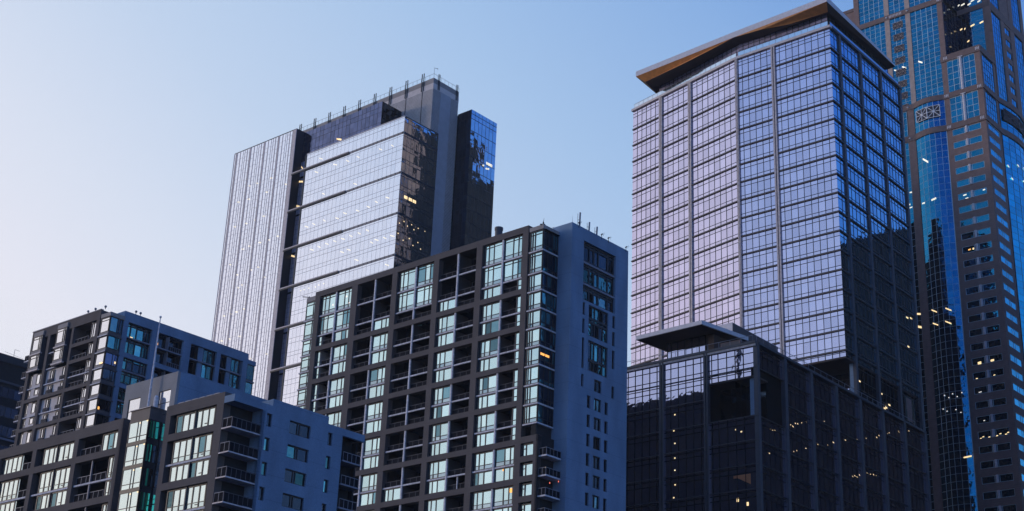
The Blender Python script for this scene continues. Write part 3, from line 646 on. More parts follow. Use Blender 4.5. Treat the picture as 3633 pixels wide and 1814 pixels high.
    s = MB(); s.box(U, -.15, 2.62, -.02, 3.7, 92.06, 92.72, 'grey_panel'); B.part('bay_fascia', s)
    # left corner bay
    F2 = uface(.6)
    for k in range(len(lv)-1):
        z1, z0 = lv[k]-.02, lv[k+1]+.22
        if z0 < 50: break
        B.win(F2, 51.2, 54.0, z0, z1, 0, av=[52.1], zv=[z0+.72, z1-.6], mw=.13, md=.08, gm='mirror_cyan', low='spandrel_glass', fm='dark_metal', j=.02)
        s = MB(); s.box(F2, 51.2, 54.35, -.1, 3.0, z0-.22, z0-.02, 'slab_edge'); s.build('floor_slab', B.root)
    s = MB(); s.box(F2, 51.18, 54.1, -.05, 12, 92.2, 93.05, 'grey_panel'); s.box(F2, 51.2, 53.9, .1, 14, 0, 92.2, 'recess'); B.part('bay_wall', s)
    # concrete stair core
    UT = uface(3.65); VT = vface(-2.71, 3.65)
    t = MB(); zt = 93.72
    t.box(UT, -2.71, 1.1, 0, .4, 0, zt, 'grey_render')
    slot = []
    opn = [(2.9, 10.75, 82.3, 91.7)]
    def ring(z0, z1, holes):
        a = .4
        for h0, h1 in holes: t.box(VT, a, h0, 0, .4, z0, z1, 'grey_render'); a = h1
        t.box(VT, a, 14.0, 0, .4, z0, z1, 'grey_render')
    # horizontal courses with holes (slit, window, slit)
    cuts = [(zt, 91.7, []), (91.7, 82.1, [(2.9, 10.8)]), (82.1, 81.7, [])]
    z = 81.7
    cuts += [(81.7, 79.7, [(2.95, 3.5), (4.4, 9.15), (10.2, 10.85)]), (79.7, 79.1, [(4.4, 9.15)]), (79.1, 76.8, [(2.95, 3.5), (4.4, 9.15), (10.2, 10.85)]), (76.8, 76.1, []), (76.1, 73.15, [(2.95, 3.5), (4.4, 9.15), (10.2, 10.85)]), (73.15, 71.35, [(2.95, 3.5), (4.4, 9.15)]), (71.35, 70.4, []), (70.4, 68.5, [(2.95, 3.5), (6.0, 7.75), (10.2, 10.85)]), (68.5, 67.5, [])]
    zz = 67.5
    while zz > 40: cuts += [(zz, zz-1.9, [(4.4, 5.2), (6.05, 7.75), (8.6, 9.4)]), (zz-1.9, zz-2.9, [])]; zz -= 2.9
    cuts.append((zz, 0, []))
    for z1, z0, h in cuts:
        ring(z0, z1, h)
        for h0, h1 in h:
            if h1-h0 > 6:
                for a_, b_ in ((88.45, 91.7), (84.95, 88.05), (82.1, 84.6)):
                    B.win(VT, h0, h1, a_, b_, .5, av=[h0+1.9, h0+3.0, h0+4.1, h0+6.4], zv=[b_-.6], mw=.3, md=.12, gm={88.45: ('dark_glass',), 84.95: ('mirror_side', 'mirror_side', 'dark_glass'), 82.1: ('dark_glass', 'mirror_cyan_dim')}[a_], fm='dark_metal', j=.03)
                s = MB(); s.box(VT, h0, h1, .12, .5, 88.1, 88.4, 'shaft_metal'); s.build('floor_slab', B.root); s = MB(); s.box(VT, h0, h1, .12, .5, 84.62, 84.9, 'shaft_metal'); s.build('floor_slab', B.root)
            elif h1-h0 > 3: B.win(VT, h0, h1, z0, z1, .3, av=[h0+1.0, h0+1.7, h0+2.7, h0+3.7], mw=.2, md=.1, gm=('dark_glass', 'mirror_side'), fm='dark_metal', j=.03)
            elif h1-h0 > 1.2: B.win(VT, h0, h1, z0, z1, .3, av=[h0+.75], mw=.12, md=.1, gm=('dark_glass', 'mirror_cyan_dim'), fm='dark_metal', j=.03)
            else: B.win(VT, h0, h1, z0, z1, .3, mw=.08, md=.06, gm='dark_glass', fm='dark_metal')
    t.box(uface(17.2), -2.7, 1, 0, .4, 0, zt-.02, 'grey_render'); t.box(UT, -2.3, .8, .4, 13.5, 92.9, 93.4, 'black_roof'); t.box(UT, -1.6, -.9, .5, 13.2, 0, 92.9, 'recess')
    t.box(VT, 12.9, 14.0, .41, 3.5, 93.3, zt-.01, 'grey_render'); t.box(UT, .8, 1.1, .4, 13.7, 90, zt-.01, 'grey_render')
    B.part('stair_core', t)
    # small balconies low on the corner
    for z in (56.3, 53.4, 50.5, 47.6):
        s = MB(); s.box(U, -2.2, -.35, 2.3, 6.2-2.6+.0, z-.2, z, 'slab_edge'); s.build('floor_slab', B.root) if False else None
    Fb = vface(-.35, 0)
    for z in (57.0, 54.1, 51.2, 48.3):
        s = MB(); s.box(Fb, .35, 3.6, -1.45, 0, z-.22, z, 'slab_edge'); o = s.build('balcony', B.root)
        r_ = MB(); rail(r_, Fb, .4, 3.55, -1.4, z, 1.05, .8); rail(r_, Face((.35, .4), (1, 0), (0, 1)), .05, 1.4, 0, z, 1.05, .7); r_.build('railing', o)
    s = MB(); s.box(Fb, 0.0, 3.62, 0, .3, 0, 60, 'recess'); B.part('bay_wall', s)
    rr = MB(); rail(rr, uface(4.2), 1.4, 2.6, 0, 93.0, 1.1, .6, 'rail_metal', None); rail(rr, uface(6), -.4, 2.6, 0, 93.4, 1.0, .7, 'rail_metal', None); B.part('railing', rr)
    # lamps
    for a, z, m in [(46.9, 90.2, 'lamp_soft'), (43.6, 91.0, 'lamp_soft'), (42.8, 89.6, 'lamp_soft'), (6.3, 56.6-.8, 'lamp_orange')]: B.lamp(U, a, z, .28, .28, 0, m, d=.38)
    B.lamp(U, 4.6, 52.6, .6, .6, 0, 'lamp_orange', d=.38)
    B.lamp(V, 1.4, 72.3, 2.2, .35, 0, 'lamp_orange', d=-.05)
    B.lamp(Fb, 1.9, 55.2, .12, .95, 0, 'lamp_warm', d=-.05); B.lamp(Fb, 1.2, 53.0, .16, .2, 0, 'lamp_red', d=-1.5); B.lamp(Fb, 3.1, 53.6, .16, .22, 0, 'lamp_red', d=-1.5)
    B.finish()
    # roof things
    def ant(u, v, z0, h, kind, label, group=None):
        m = MB(); x, y, _ = B.world(u, v, z0)
        if kind == 'panel':
            m.bar((x, y, z0), (x, y, z0+h*.9), .035, 'dark_metal'); m.bar((x+.3, y+.1, z0), (x+.36, y+.1, z0+h), .13, 'rail_metal', 8); m.bar((x, y, z0+h*.45), (x+.32, y+.1, z0+h*.45), .03, 'dark_metal')
        elif kind == 'whip': m.bar((x, y, z0), (x, y, z0+h), .03, 'rail_metal', 6, .012)
        elif kind == 'camera': m.bar((x, y, z0-.4), (x, y, z0+.35), .05, 'dark_panel'); m.bar((x-.1, y-.1, z0+.3), (x+.1, y-.3, z0+.42), .11, 'dark_panel', 8); m.bar((x+.25, y, z0+.2), (x+.35, y, z0+.75), .02, 'rail_metal'); m.bar((x+.2, y, z0+.5), (x+.5, y, z0+.55), .02, 'rail_metal')
        o = small({'panel': 'panel_antenna', 'whip': 'whip_antenna', 'camera': 'security_camera'}[kind], label, 'antenna' if kind != 'camera' else 'camera', group, m); move_origin(o, (x, y, z0))
    gA = 'antennas on the stair core roof'
    ant(-2.65, 3.75, zt, 1.1, 'whip', 'thin whip antenna on the front corner of the concrete stair core')
    ant(-2.4, 5.3, zt, 2.3, 'panel', 'tallest panel antenna, on the stair core roof nearest its front corner', gA)
    ant(-2.4, 7.6, zt, 1.5, 'panel', 'panel antenna in the middle of the three on the stair core roof', gA)
    ant(-2.4, 9.5, zt, 1.4, 'panel', 'rightmost of the three panel antennas on the stair core roof', gA)
    gC = 'cameras along the stair core parapet'
    ant(-2.75, 5.2, zt, 0, 'camera', 'camera bracket on the stair core parapet under the tallest panel antenna', gC)
    ant(-2.75, 10.8, zt, 0, 'camera', 'camera on the stair core parapet, just right of the panel antennas', gC)
    ant(-2.75, 12.5, zt, 0, 'camera', 'camera on the stair core parapet above the right edge of the big window', gC)
    ant(-2.75, 17.0, zt, 0, 'camera', 'camera at the far right end of the stair core parapet', gC)
    m = MB(); x, y, _ = B.world(16.4, 8, 93.3); m.bar((x, y, 93.3), (x, y, 98.8), .62, 'blue_metal', 16); m.bar((x, y, 98.8), (x, y, 99.25), .70, 'blue_metal', 16)
    o = small('vent_pipe', 'stubby grey vent pipe above the roofline of the brown grid tower', 'vent', None, m); move_origin(o, (x, y, 93.3))
    m = MB(); x, y, _ = B.world(.1, .2, 92.7); m.bar((x, y, 92.7), (x, y, 93.2), .12, 'dark_panel', 8); m.bar((x, y, 93.2), (x+.1, y, 93.9), .05, 'dark_panel', 6, .02); m.bar((x-.5, y, 92.8), (x+.3, y, 92.8), .1, 'dark_panel')
    o = small('roof_spike', 'small dark spike lamp on the roof of the glazed corner bay', 'roof lamp', None, m); move_origin(o, (x, y, 92.7))
    m = MB(); x, y, _ = B.world(53.6, .7, 93.1); x2, y2, _ = B.world(55.0, .3, 93.5); m.bar((x, y, 93.15), (x2, y2, 93.45), .07, 'dark_metal'); m.bar((x, y, 93.05), (x, y, 93.3), .1, 'dark_metal')
    o = small('davit_arm', 'thin davit arm sticking out left from the roof of the brown grid tower', 'davit', None, m); move_origin(o, (x, y, 93.1))

# ================================================================== apartment block on the left
def build_a():
    B = Building('apartment_block', -73.970, 254.467, 41.46, 'far left apartment block with boxed out windows and large square openings on its side', 'apartment block')
    U = uface(); V = vface(-2.94); T = 94.07
    lv = [92.25, 88.7, 85.55, 82.5, 79.65, 76.9, 74.1, 71.2, 68.3, 65.4, 62.5]
    c = MB(); c.box(U, -.2, 22.2, 2.6, 34, 0, T-.8, 'recess'); c.box(U, -.9, -.2, 3.2, 32, 0, T-.8, 'recess'); c.box(U, -2.3, -.2, .7, 3.2, 0, 92.0, 'recess'); B.part('rear_wall', c)
    fr = MB(); cols = [(.34, 1.35), (8.35, 9.05), (16.1, 16.95), (21.5, 22.4)]
    for a0, a1 in cols: fr.box(U, a0, a1, 0, 2.6, 0, 92.3, 'dark_concrete')
    fr.box(U, .34, 22.4, -.003, 2.6, 92.3, T, 'dark_concrete'); fr.box(U, .3, 22.5, -.1, .5, T, T+.15, 'rail_metal')
    for z, segs in ((88.3, (0,)), (85.1, (0,)), (79.8, (0, 1, 2)), (74.2, (0, 1, 2)), (68.4, (0, 1, 2)), (62.6, (0, 1, 2))):
        for i in segs: fr.box(U, cols[i][1], cols[i+1][0], .003, 2.0, z-.05, z+.65, 'dark_concrete')
    B.part('facade_frame', fr)
    def g(a0, a1, z0, z1, d, av, low='grey_panel', gm='mirror_warm', F=U, **k):
        if low:
            s = MB(); s.box(F, a0, a1, d-.05, d+.2, z0, z0+.5, low); s.build('sill_panel', B.root); z0 += .5
        B.win(F, a0, a1, z0, z1, d, av=av, mw=.12, md=.08, gm=gm, fm='dark_metal', j=.02, **k)
    # boxed-out windows on the two top floors
    for (a0, a1) in ((18.15, 21.3), (10.2, 13.4)):
        m = MB(); m.box(U, a0, a1, -.35, 2.5, 92.75, 93.6, 'grey_panel'); m.box(U, a0, a0+.05, -.3, 2.5, 86.0, 92.75, 'blue_metal'); m.box(U, a0+.05, a1, -.1, 2.5, 86.0, 92.7, 'recess'); B.part('box_bay', m)
        for z0, z1 in ((89.35, 92.7), (86.05, 88.9)):
            g(a0+.05, a1, z0, z1, -.3, [a0+.55, a0+1.05], zv=[z1-.55])
            s = MB(); s.box(U, a0-.1, a1+.35, -.45, 0, z0-.32, z0-.05, 'pier_metal'); s.build('floor_slab', B.root)
    def slab(a0, a1, z, d=.25, dd=2.6): s = MB(); s.box(U, a0, a1, d, dd, z-.1, z+.1, 'slab_edge'); s.build('floor_slab', B.root)
    for z in (88.7, 85.55): slab(13.4, 16.1, z, .2)
    # balconies between, right-hand column of openings
    def bal(a0, a1, z0): 
        r_ = MB(); rail(r_, U, a0, a1, .5, z0, 1.0, 1.1); r_.build('railing', B.root)
    for z0 in (88.8, 85.65): bal(13.4, 16.1, z0)
    rows = [(88.95, 92.2, 0), (85.75, 88.2, 0), (82.6, 85.0, 1), (80.5, 82.4, 0), (77.0, 79.7, 1), (74.9, 76.8, 0), (71.3, 74.1, 1), (69.1, 71.1, 0)]
    for z0, z1, r in rows:
        g(1.4, 3.0, z0+.25, z1-.2, .35, [2.4], low='grey_panel' if r else None)
        s = MB(); s.box(U, 3.0, 3.25, .4, 2.5, z0, z1, 'slab_edge'); s.box(U, 3.25, 3.9, 1.2, 1.4, z0, z1, 'beige_panel'); s.build('side_wall', B.root)
        s = MB(); s.panes(U, 4.5, 6.1, z0, z1-.3, 2.5, 'dark_glass'); s.build('balcony_door', B.root)
        if r: slab(1.35, 8.35, z0-.05)
        bal(4.0, 8.3, z0)
    for z0, z1 in ((82.6, 85.3), (80.5, 82.4), (77.0, 79.7), (74.9, 76.8), (71.3, 74.1), (69.1, 71.1)):
        # left column: pale panel + two lights
        g(16.95, 19.0, z0, z1-.2, .35, [17.8], low='beige_panel', gm='mirror_warm')
        s = MB(); s.box(U, 19.0, 20.2, .3, 1.0, z0, z1, 'beige_panel'); s.build('wall_panel', B.root); g(20.2, 20.9, z0, z1-.2, .35, [], low='grey_panel')
        # middle column: pale wall with two french balconies
        s = MB(); s.box(U, 9.05, 16.1, .55, 1.5, z0, z1, 'beige_panel'); s.build('wall_panel', B.root)
        for a in (9.4, 13.3):
            B.win(U, a, a+1.3, z0+.1, z1-.15, .47, av=[a+.55], mw=.14, md=.1, gm='mirror_warm', fm='dark_metal')
            r_ = MB(); rail(r_, U, a-.1, a+1.6, .2, z0, .85, .45, 'rail_metal'); r_.build('railing', B.root)
        if z1-z0 > 2.2: slab(9.05, 16.1, z0-.08, .2, 1.5); slab(16.95, 21.5, z0-.08, .2, 1.2)
    # glazed corner bay
    for k in range(len(lv)-1):
        z0, z1 = lv[k+1]+.12, lv[k]-.12
        g(-2.75, -.15, z0, z1, .1, [], low='grey_panel', zv=[z1-.55] if k == 0 else [])
        s = MB(); s.box(vface(-2.94), .15, 2.75, .05, .3, z0, z0+.55, 'dark_panel'); s.build('sill_panel', B.root)
        B.win(V, .15, 2.7, z0+.55, z1, .05, av=[1.7, 2.2], mw=.1, md=.06, gm={0: ('dark_glass', 'mirror_cyan_dim'), 1: ('mirror_side',), 2: ('mirror_purple',)}.get(k, ('dark_glass',)) if k != 8 else ('mirror_green',), fm='dark_metal', j=.02)
        s = MB(); s.box(U, -3.1, -.0, -.15, 3.0, z0-.3, z0-.06, 'blue_metal'); s.box(U, -3.0, -.0, -.2, -.15, z0-.28, z0-.08, 'slab_edge'); s.build('floor_slab', B.root)
    s = MB(); s.box(U, -3.05, -.1, -.1, 3.0, 92.2, 92.95, 'grey_panel'); B.part('bay_fascia', s)
    # blue-grey right side with big square openings
    t = MB(); t.box(V, 2.9, 31.6, 0, .5, 92.2, T, 'grey_render')
    holes = [(3.95, 9.25), (10.55, 16.45), (18.2, 24.4), (25.35, 30.8)]
    zz = [(86.4, 92.2), (80.6, 85.5), (75.0, 79.8), (69.0, 74.2)]
    edges = [2.9]+[x for h in holes for x in h]+[31.6]
    for i in range(0, len(edges), 2): t.box(V, edges[i], edges[i+1], 0, .5, 40, 92.2, 'grey_render')
    for h0, h1 in holes:
        for i in range(len(zz)-1): t.box(V, h0, h1, .003, .5, zz[i+1][1], zz[i][0], 'grey_render')
        t.box(V, h0, h1, .003, .5, 40, 69.0, 'grey_render')
    t.box(V, 2.9, 31.6, .003, .5, 0, 40, 'grey_render'); t.box(uface(31.6), -2.9, 22, 0, .4, 0, T, 'grey_render'); t.box(V, 2.9, 3.2, .5, 6, 91, T-.01, 'grey_render')
    B.part('side_wall', t)
    for hi, (h0, h1) in enumerate(holes):
        for ri, (z0, z1) in enumerate(zz):
            mid = (z0+z1)/2+.05
            s = MB(); s.box(V, h0, h1, .1, .9, mid-.12, mid+.12, 'shaft_metal'); s.build('floor_slab', B.root)
            for (b0, b1) in ((mid+.12, z1), (z0, mid-.12)):
                w = h1-h0
                if hi == 1:
                    gm = ('dark_glass',); B.win(V, h0, h1, b0, b1, 1.6, av=[h0+w*.45], mw=.14, md=.1, gm=gm, fm='dark_metal')
                    r_ = MB(); rail(r_, V, h0+w*.5, h1-.1, .4, b0, 1.0, .5); r_.build('railing', B.root)
                    s = MB(); s.box(V, h0+w*.5, h0+w*.5+.12, .5, 1.6, b0, b1, 'shaft_metal'); s.build('side_wall', B.root)
                elif hi == 0: B.win(V, h0, h1, b0, b1, .45 if ri else .7, av=[h0+w*.2, h0+w*.45, h0+w*.75, h0+w*.88], zv=[b1-.5], mw=.22, md=.1, gm=('mirror_side', 'mirror_side', 'dark_glass'), fm='dark_metal', j=.03)
                else:
                    s = MB(); s.box(V, h0+w*.36, h0+w*.53, .4, .7, b0, b1, 'grey_render'); s.build('wall_panel', B.root)
                    B.win(V, h0+w*.53, h1-.5, b0, b1, .55, av=[h0+w*.72], mw=.16, md=.1, gm=('mirror_side', 'dark_glass', 'mirror_side'), fm='dark_metal', j=.03)
                    s = MB(); s.panes(V, h0, h0+w*.36, b0, b1, 1.8, 'dark_glass'); s.build('balcony_door', B.root)
    # far right end bay
    VE = vface(-2.7, 31.6)
    for k in range(5): B.win(VE, .1, 2.3, lv[k+1]+.2, lv[k]-.2, 0, av=[.5], mw=.12, md=.08, gm=('mirror_side', 'mirror_green'), fm='dark_metal')
    s = MB(); s.box(VE, 0, 2.5, -.15, 3, 92.1, 92.95, 'grey_render'); s.box(VE, 0.02, 2.3, .1, 3, 0, 92.1, 'recess')
    for k in range(1, 5): s.box(VE, 0, 2.5, -.2, .1, lv[k]-.15, lv[k]+.1, 'shaft_metal')
    B.part('end_bay', s)
    # little balconies on the far left edge
    for z in (85.4, 82.5, 79.65, 76.9, 74.05, 71.2, 88.7):
        s = MB(); s.box(U, 22.4, 24.5, .3, 1.6, z-.2, z, 'slab_edge'); o = s.build('balcony', B.root); r_ = MB(); rail(r_, U, 22.5, 24.4, .35, z, 1.1, .6); r_.build('railing', o)
    B.lamp(V, 5.29, 89.6, .55, .35, 0, 'lamp_warm', d=.5); B.lamp(V, 2.3, 83.9, .3, .4, 0, 'lamp_warm', d=-.05); B.lamp(V, .35, 75.0, .35, .5, 0, 'lamp_orange', d=-.05); B.lamp(U, -2.0, 83.4, .8, .3, 0, 'lamp_warm', d=0); B.lamp(V, 10.95, 90.1, .3, .45, 0, 'lamp_orange', d=.4)
    B.finish()
    gD = 'globe lamps on the left block roof'
    for u, v, z, lab in ((-.4, .3, T, 'globe lamp at the front corner of the far left apartment block roof'), (-2.9, 5.2, T, 'left one of two globe lamps on the right parapet of the far left block'), (-2.9, 6.2, T, 'right one of two globe lamps on the right parapet of the far left block'), (2.6, .2, T+.15, 'globe lamp on the front parapet near the corner of the far left block'), (4.9, .2, T+.15, 'small globe lamp lowest on the sloping front parapet line of the far left block')):
        m = MB(); x, y, _ = B.world(u, v, z); m.bar((x, y, z), (x, y, z+.35), .06, 'dark_metal'); m.ball((x, y, z+.52), .24, 'rail_metal', 10)
        o = small('globe_lamp', lab, 'roof lamp', gD, m); move_origin(o, (x, y, z))

# ================================================================== lower block in front, bottom left
def build_b():
    B = Building('apartment_block', -31.784, 161.910, 41.46, 'nearest apartment block, bottom left, with a projecting glass bay below a flagpole', 'apartment block')
    U = uface(); Gp = uface(.75); GF = uface(-.9)
    fr = MB()
    def grid(a0, a1, opn, rows, top):
        xs = [a0]+[x for o in opn for x in o]+[a1]
        for i in range(0, len(xs), 2): fr.box(U, xs[i], xs[i+1], 0, 1.0, 10, top, 'dark_concrete')
        for o0, o1 in opn:
            z = top
            for z0, z1 in rows: fr.box(U, o0, o1, .003, .997, z1, z, 'dark_concrete'); z = z0
            fr.box(U, o0, o1, .003, .997, 10, z, 'dark_concrete')
    rows = [(47.75, 50.03), (41.95, 46.9), (36.15, 41.1), (30.4, 35.3), (24.6, 29.5)]
    grid(0, 10.65, [(1.3, 9.75)], rows, 51.3); grid(19.15, 58, [(19.95, 28.2), (29.1, 37.5), (38.4, 46.0), (47, 55)], rows, 51.3)
    fr.box(vface(19.15), 0, .76, -.001, .3, 10, 51.29, 'dark_concrete')
    B.part('facade_frame', fr)
    c = MB(); c.box(U, -.0, 10.65, 3.0, 20, 0, 50.9, 'recess'); c.box(U, 19.2, 58, 3.0, 20, 0, 50.9, 'recess'); c.box(U, .02, 10.6, 1.01, 3.0, 50.1, 51.2, 'dark_concrete'); c.box(U, 19.2, 58, 1.01, 3.0, 50.1, 51.2, 'dark_concrete'); c.box(U, 10.66, 19.19, 1.2, 20, 0, 50.9, 'recess'); c.box(U, 9.75, 10.65, 1.0, 3, 0, 51, 'recess'); c.box(U, 0, 1.3, 1.0, 3, 0, 51, 'recess')
    for a0, a1 in ((19.15, 19.95), (28.2, 29.1), (37.5, 38.4), (46, 47)): c.box(U, a0+.1, a1-.1, 1.0, 3.0, 0, 51, 'recess')
    B.part('rear_wall', c)
    def G(a0, a1, z0, z1, side=1):
        w = a1-a0; n = max(2, round(w/1.15))
        av = [a0+w*i/n for i in range(1, n)]
        B.win(U, a0, a1, z0, z1, .45, av=av, zv=[z0+.72] if z1-z0 > 2.4 else [], mw=.17, hw=.07, md=.06, gm=('mirror_warm2',)*8+('mirror_cyan_dim',), low='spandrel_warm' if z1-z0 > 2.4 else None, fm='dark_metal', j=.015)
        B.wins[-1][3].box(U, av[0]-w/n*0, av[0]+w/n*.5, .38, .47, z0+.45, z0+.52, 'dark_metal')
    def Bal(a0, a1, z0, z1):
        m = MB(); m.box(U, a0, a1, 2.9, 3.05, z0, z1, 'recess'); m.panes(U, a0+.5, a1-.6, z0, z1-.3, 2.85, 'dark_glass'); o = m.build('balcony', B.root)
        r_ = MB(); rail(r_, U, a0+.1, a1-.1, .45, z0, 1.0, 1.1); r_.build('railing', o)
    def slab(a0, a1, z):
        s = MB(); s.box(U, a0, a1, .5, 3.0, z-.1, z+.1, 'recess'); s.box(U, a0+.02, a1-.02, .22, .5, z-.11, z+.11, 'slab_edge'); s.build('floor_slab', B.root)
    def post(a, z0, z1, m='blue_metal'):
        p = MB(); p.box(U, a-.09, a+.09, .25, .44, z0, z1, m); p.build('post', B.root)
    fl = []
    for r, (z0, z1) in enumerate(rows):
        if r == 0: fl.append((z0, z1, r))
        else: m_ = z1-2.85; fl += [(m_+.1, z1, r), (z0, m_-.1, r)]
    for z0, z1, r in fl:
        G(1.9, 9.0, z0, z1); s = MB(); s.box(U, 9.0, 9.75, .8, 1.0, z0, z1, 'recess'); s.box(U, 1.3, 1.9, .8, 1.0, z0, z1, 'dark_glass'); s.build('side_wall', B.root); post(5.4, z0, z1)
        # left block openings, from the right
        if r == 0: G(20.1, 23.6, z0, z1); Bal(23.8, 28.1, z0, z1); s = MB(); s.box(U, 23.6, 23.8, .5, 3, z0, z1, 'shaft_metal'); s.build('side_wall', B.root)
        else: G(20.1, 21.6, z0, z1); Bal(21.8, 28.1, z0, z1); post(24.9, z0, z1, 'rail_metal'); s = MB(); s.box(U, 21.6, 21.8, .5, 3, z0, z1, 'shaft_metal'); s.build('side_wall', B.root)
        G(29.6, 36.3, z0, z1); s = MB(); s.box(U, 36.3, 37.5, .8, 1.0, z0, z1, 'recess'); s.build('side_wall', B.root); post(33.2, z0, z1)
        G(41.3, 45.8, z0, z1); Bal(38.5, 41.0, z0, z1); s = MB(); s.box(U, 41.0, 41.3, .45, 3, z0, z1, 'spandrel_glass'); s.build('side_wall', B.root); G(48, 54, z0, z1)
    for z0, z1 in rows[1:]:
        for a0, a1 in ((1.3, 9.75), (19.95, 28.2), (29.1, 37.5), (38.4, 46.0)): slab(a0, a1, z1-2.85)
    # grey penthouse wall with tall glazing strips that run down behind the glass bay
    w_ = MB(); TG = 55.87
    xs = [10.43, 11.42, 13.75, 17.4, 19.8, 20.75]
    w_.box(Gp, xs[0], xs[1], 0, .4, 20, TG, 'grey_wall'); w_.box(Gp, xs[2], xs[3], 0, .4, 20, TG, 'grey_wall'); w_.box(Gp, xs[4], xs[5], 0, .4, 51, TG, 'grey_wall')
    for a0, a1 in ((xs[1], xs[2]), (xs[3], xs[4])): w_.box(Gp, a0, a1, 0, .4, 53.85, TG, 'grey_wall')
    w_.box(vface(xs[0], .75), .4, 16, 0, .4, 50, TG, 'grey_render'); w_.box(Gp, 10.8, 20.7, .4, 16, TG-.6, TG-.3, 'black_roof'); w_.box(Gp, 20.3, 20.75, .4, 16, 50, TG-.01, 'grey_wall'); w_.box(Gp, 11.3, 20.2, .45, .8, 50.9, 53.9, 'recess')
    B.part('penthouse_wall', w_)
    for a0, a1 in ((11.42, 13.75), (17.4, 19.8)):
        zv = [52.3-1.46*i for i in range(18)]
        B.win(Gp, a0, a1, 40, 53.85, .12, zv=zv, mw=.06, hw=.06, md=.05, gm='mirror_warm', fm='dark_metal', j=.01)
        B.win(Gp, a0, a1, 22, 40, .12, zv=zv, mw=.06, hw=.06, md=.05, gm='mirror_warm', fm='dark_metal', j=.01)
    # projecting glass bay
    b = MB(); b.box(GF, 12.75, 16.3, .12, 2.0, 20, 51.2, 'recess'); B.part('bay_core', b)
    b = MB(); b.box(GF, 12.65, 16.4, 0, 2.0, 49.95, 51.35, 'dark_panel'); b.box(GF, 12.55, 16.5, -.1, 2.1, 51.35, 51.5, 'dark_panel'); b.box(GF, 12.45, 16.5, -.15, -.1, 51.38, 51.47, 'pier_metal'); B.part('bay_fascia', b)
    z = 49.95
    while z > 24:
        B.win(GF, 12.65, 16.4, z-2.55, z, 0, av=[14.1, 14.65], zv=[z-1.9], mw=.08, md=.06, gm='mirror_warm2', fm='dark_metal', j=.01)
        Vb = vface(12.65, -.9); B.win(Vb, .1, 1.65, z-2.3, z, .0, av=[.55, .95], mw=.12, md=.05, gm=('mirror_green', 'mirror_green', 'dark_glass'), fm='dark_metal', j=.02)
        s = MB(); s.box(GF, 12.6, 16.45, -.06, .2, z-2.85, z-2.55, 'dark_metal'); s.box(Vb, 0.2, 1.65, -.04, .1, z-2.85, z-2.3, 'dark_metal'); s.build('floor_band', B.root)
        B.lamp(GF, 14.25, z-.28, .35, .12, 0, 'lamp_warm'); B.lamp(GF, 12.9, z-.2, .3, .14, 0, 'lamp_warm'); z -= 2.85
    # right side
    VW = vface(-1.8); t = MB()
    t.box(U, -1.8, 0, 0, 4.2, 49.95, 50.76, 'grey_render'); t.box(VW, 4.2, 20.35, 0, .4, 49.9, 50.76, 'grey_render'); t.box(VW, 5.6, 14.3, 0, .4, 50.76, 51.6, 'grey_render'); t.box(VW, 5.6, 6.0, .4, 3, 50.76, 51.59, 'grey_render')
    ws = [(4.88, 5.65), (8.35, 11.6), (14.37, 15.1)]
    t.box(VW, 4.2, 4.88, 0, .4, 10, 49.9, 'grey_render'); t.box(VW, 5.65, 8.35, 0, .4, 10, 49.9, 'grey_render'); t.box(VW, 11.6, 14.37, 0, .4, 10, 49.9, 'grey_render'); t.box(VW, 15.1, 16.7, 0, .4, 10, 49.9, 'grey_render')
    z = 49.75; n = 0
    while z > 22:
        for i, (h0, h1) in enumerate(ws):
            t.box(VW, h0, h1, .002, .4, z, min(49.9, z+1.3), 'grey_render')
            gm = ('dark_glass', 'mirror_side', 'dark_glass') if n in (1, 2, 3, 4) else ('dark_glass',)
            B.win(VW, h0, h1, z-1.55, z, .3, av=[h0+1.4, h0+1.75] if i == 1 else [], mw=.12, md=.08, gm=gm, fm='dark_metal', j=.03)
        z -= 2.85; n += 1
    for h0, h1 in ws: t.box(VW, h0, h1, .002, .4, 10, z+1.3, 'grey_render')
    t.box(uface(4.2), -1.8, -.02, 0, .4, 10, 49.95, 'grey_render'); t.box(VW, 16.7, 17.1, .4, 3, 10, 49.9, 'grey_render'); t.box(U, -1.4, 0, 4.6, 20, 50.1, 50.4, 'black_roof')
    B.part('side_wall', t)
    s = MB(); s.box(VW, 17.1, 20.3, 2.6, 3.0, 10, 49.9, 'recess'); s.box(VW, 4.6, 17.1, .42, 1.7, 0, 49.9, 'recess'); s.box(vface(0), 1.0, 4.2, .02, .3, 10, 50.9, 'recess'); s.box(VW, 20.1, 20.35, 1.2, 2.6, 10, 49.9, 'recess'); B.part('recess_wall', s)
    z = 47.03
    while z > 22:
        s = MB(); s.box(U, -1.78, -.02, -.02, 4.2, z-.15, z, 'pier_metal'); o = s.build('balcony', B.root)
        r_ = MB(); rail(r_, VW, .05, 4.15, .04, z, 1.1, .7, 'rail_dark'); rail(r_, U, -1.72, -.1, .06, z, 1.1, .8); r_.build('railing', o)
        d_ = MB(); d_.panes(vface(0), 1.2, 2.4, z, z+2.2, .01, 'mirror_cyan_dim'); d_.panes(vface(0), 2.5, 3.7, z, z+2.2, .01, 'dark_glass'); d_.build('balcony_door', o)
        s = MB(); s.box(VW, 17.1, 20.1, 0.1, 2.6, z-.18, z, 'shaft_metal'); o = s.build('balcony', B.root); r_ = MB(); rail(r_, VW, 17.2, 20.0, .15, z, 1.05, .8); r_.build('railing', o)
        z -= 2.84
    # copings
    k = MB()
    for i in range(6): k.box(U, 1.3+1.3*i, 2.4+1.3*i, .2, .5, 51.3, 51.5, 'rail_metal')
    B.part('coping', k)
    B.finish()
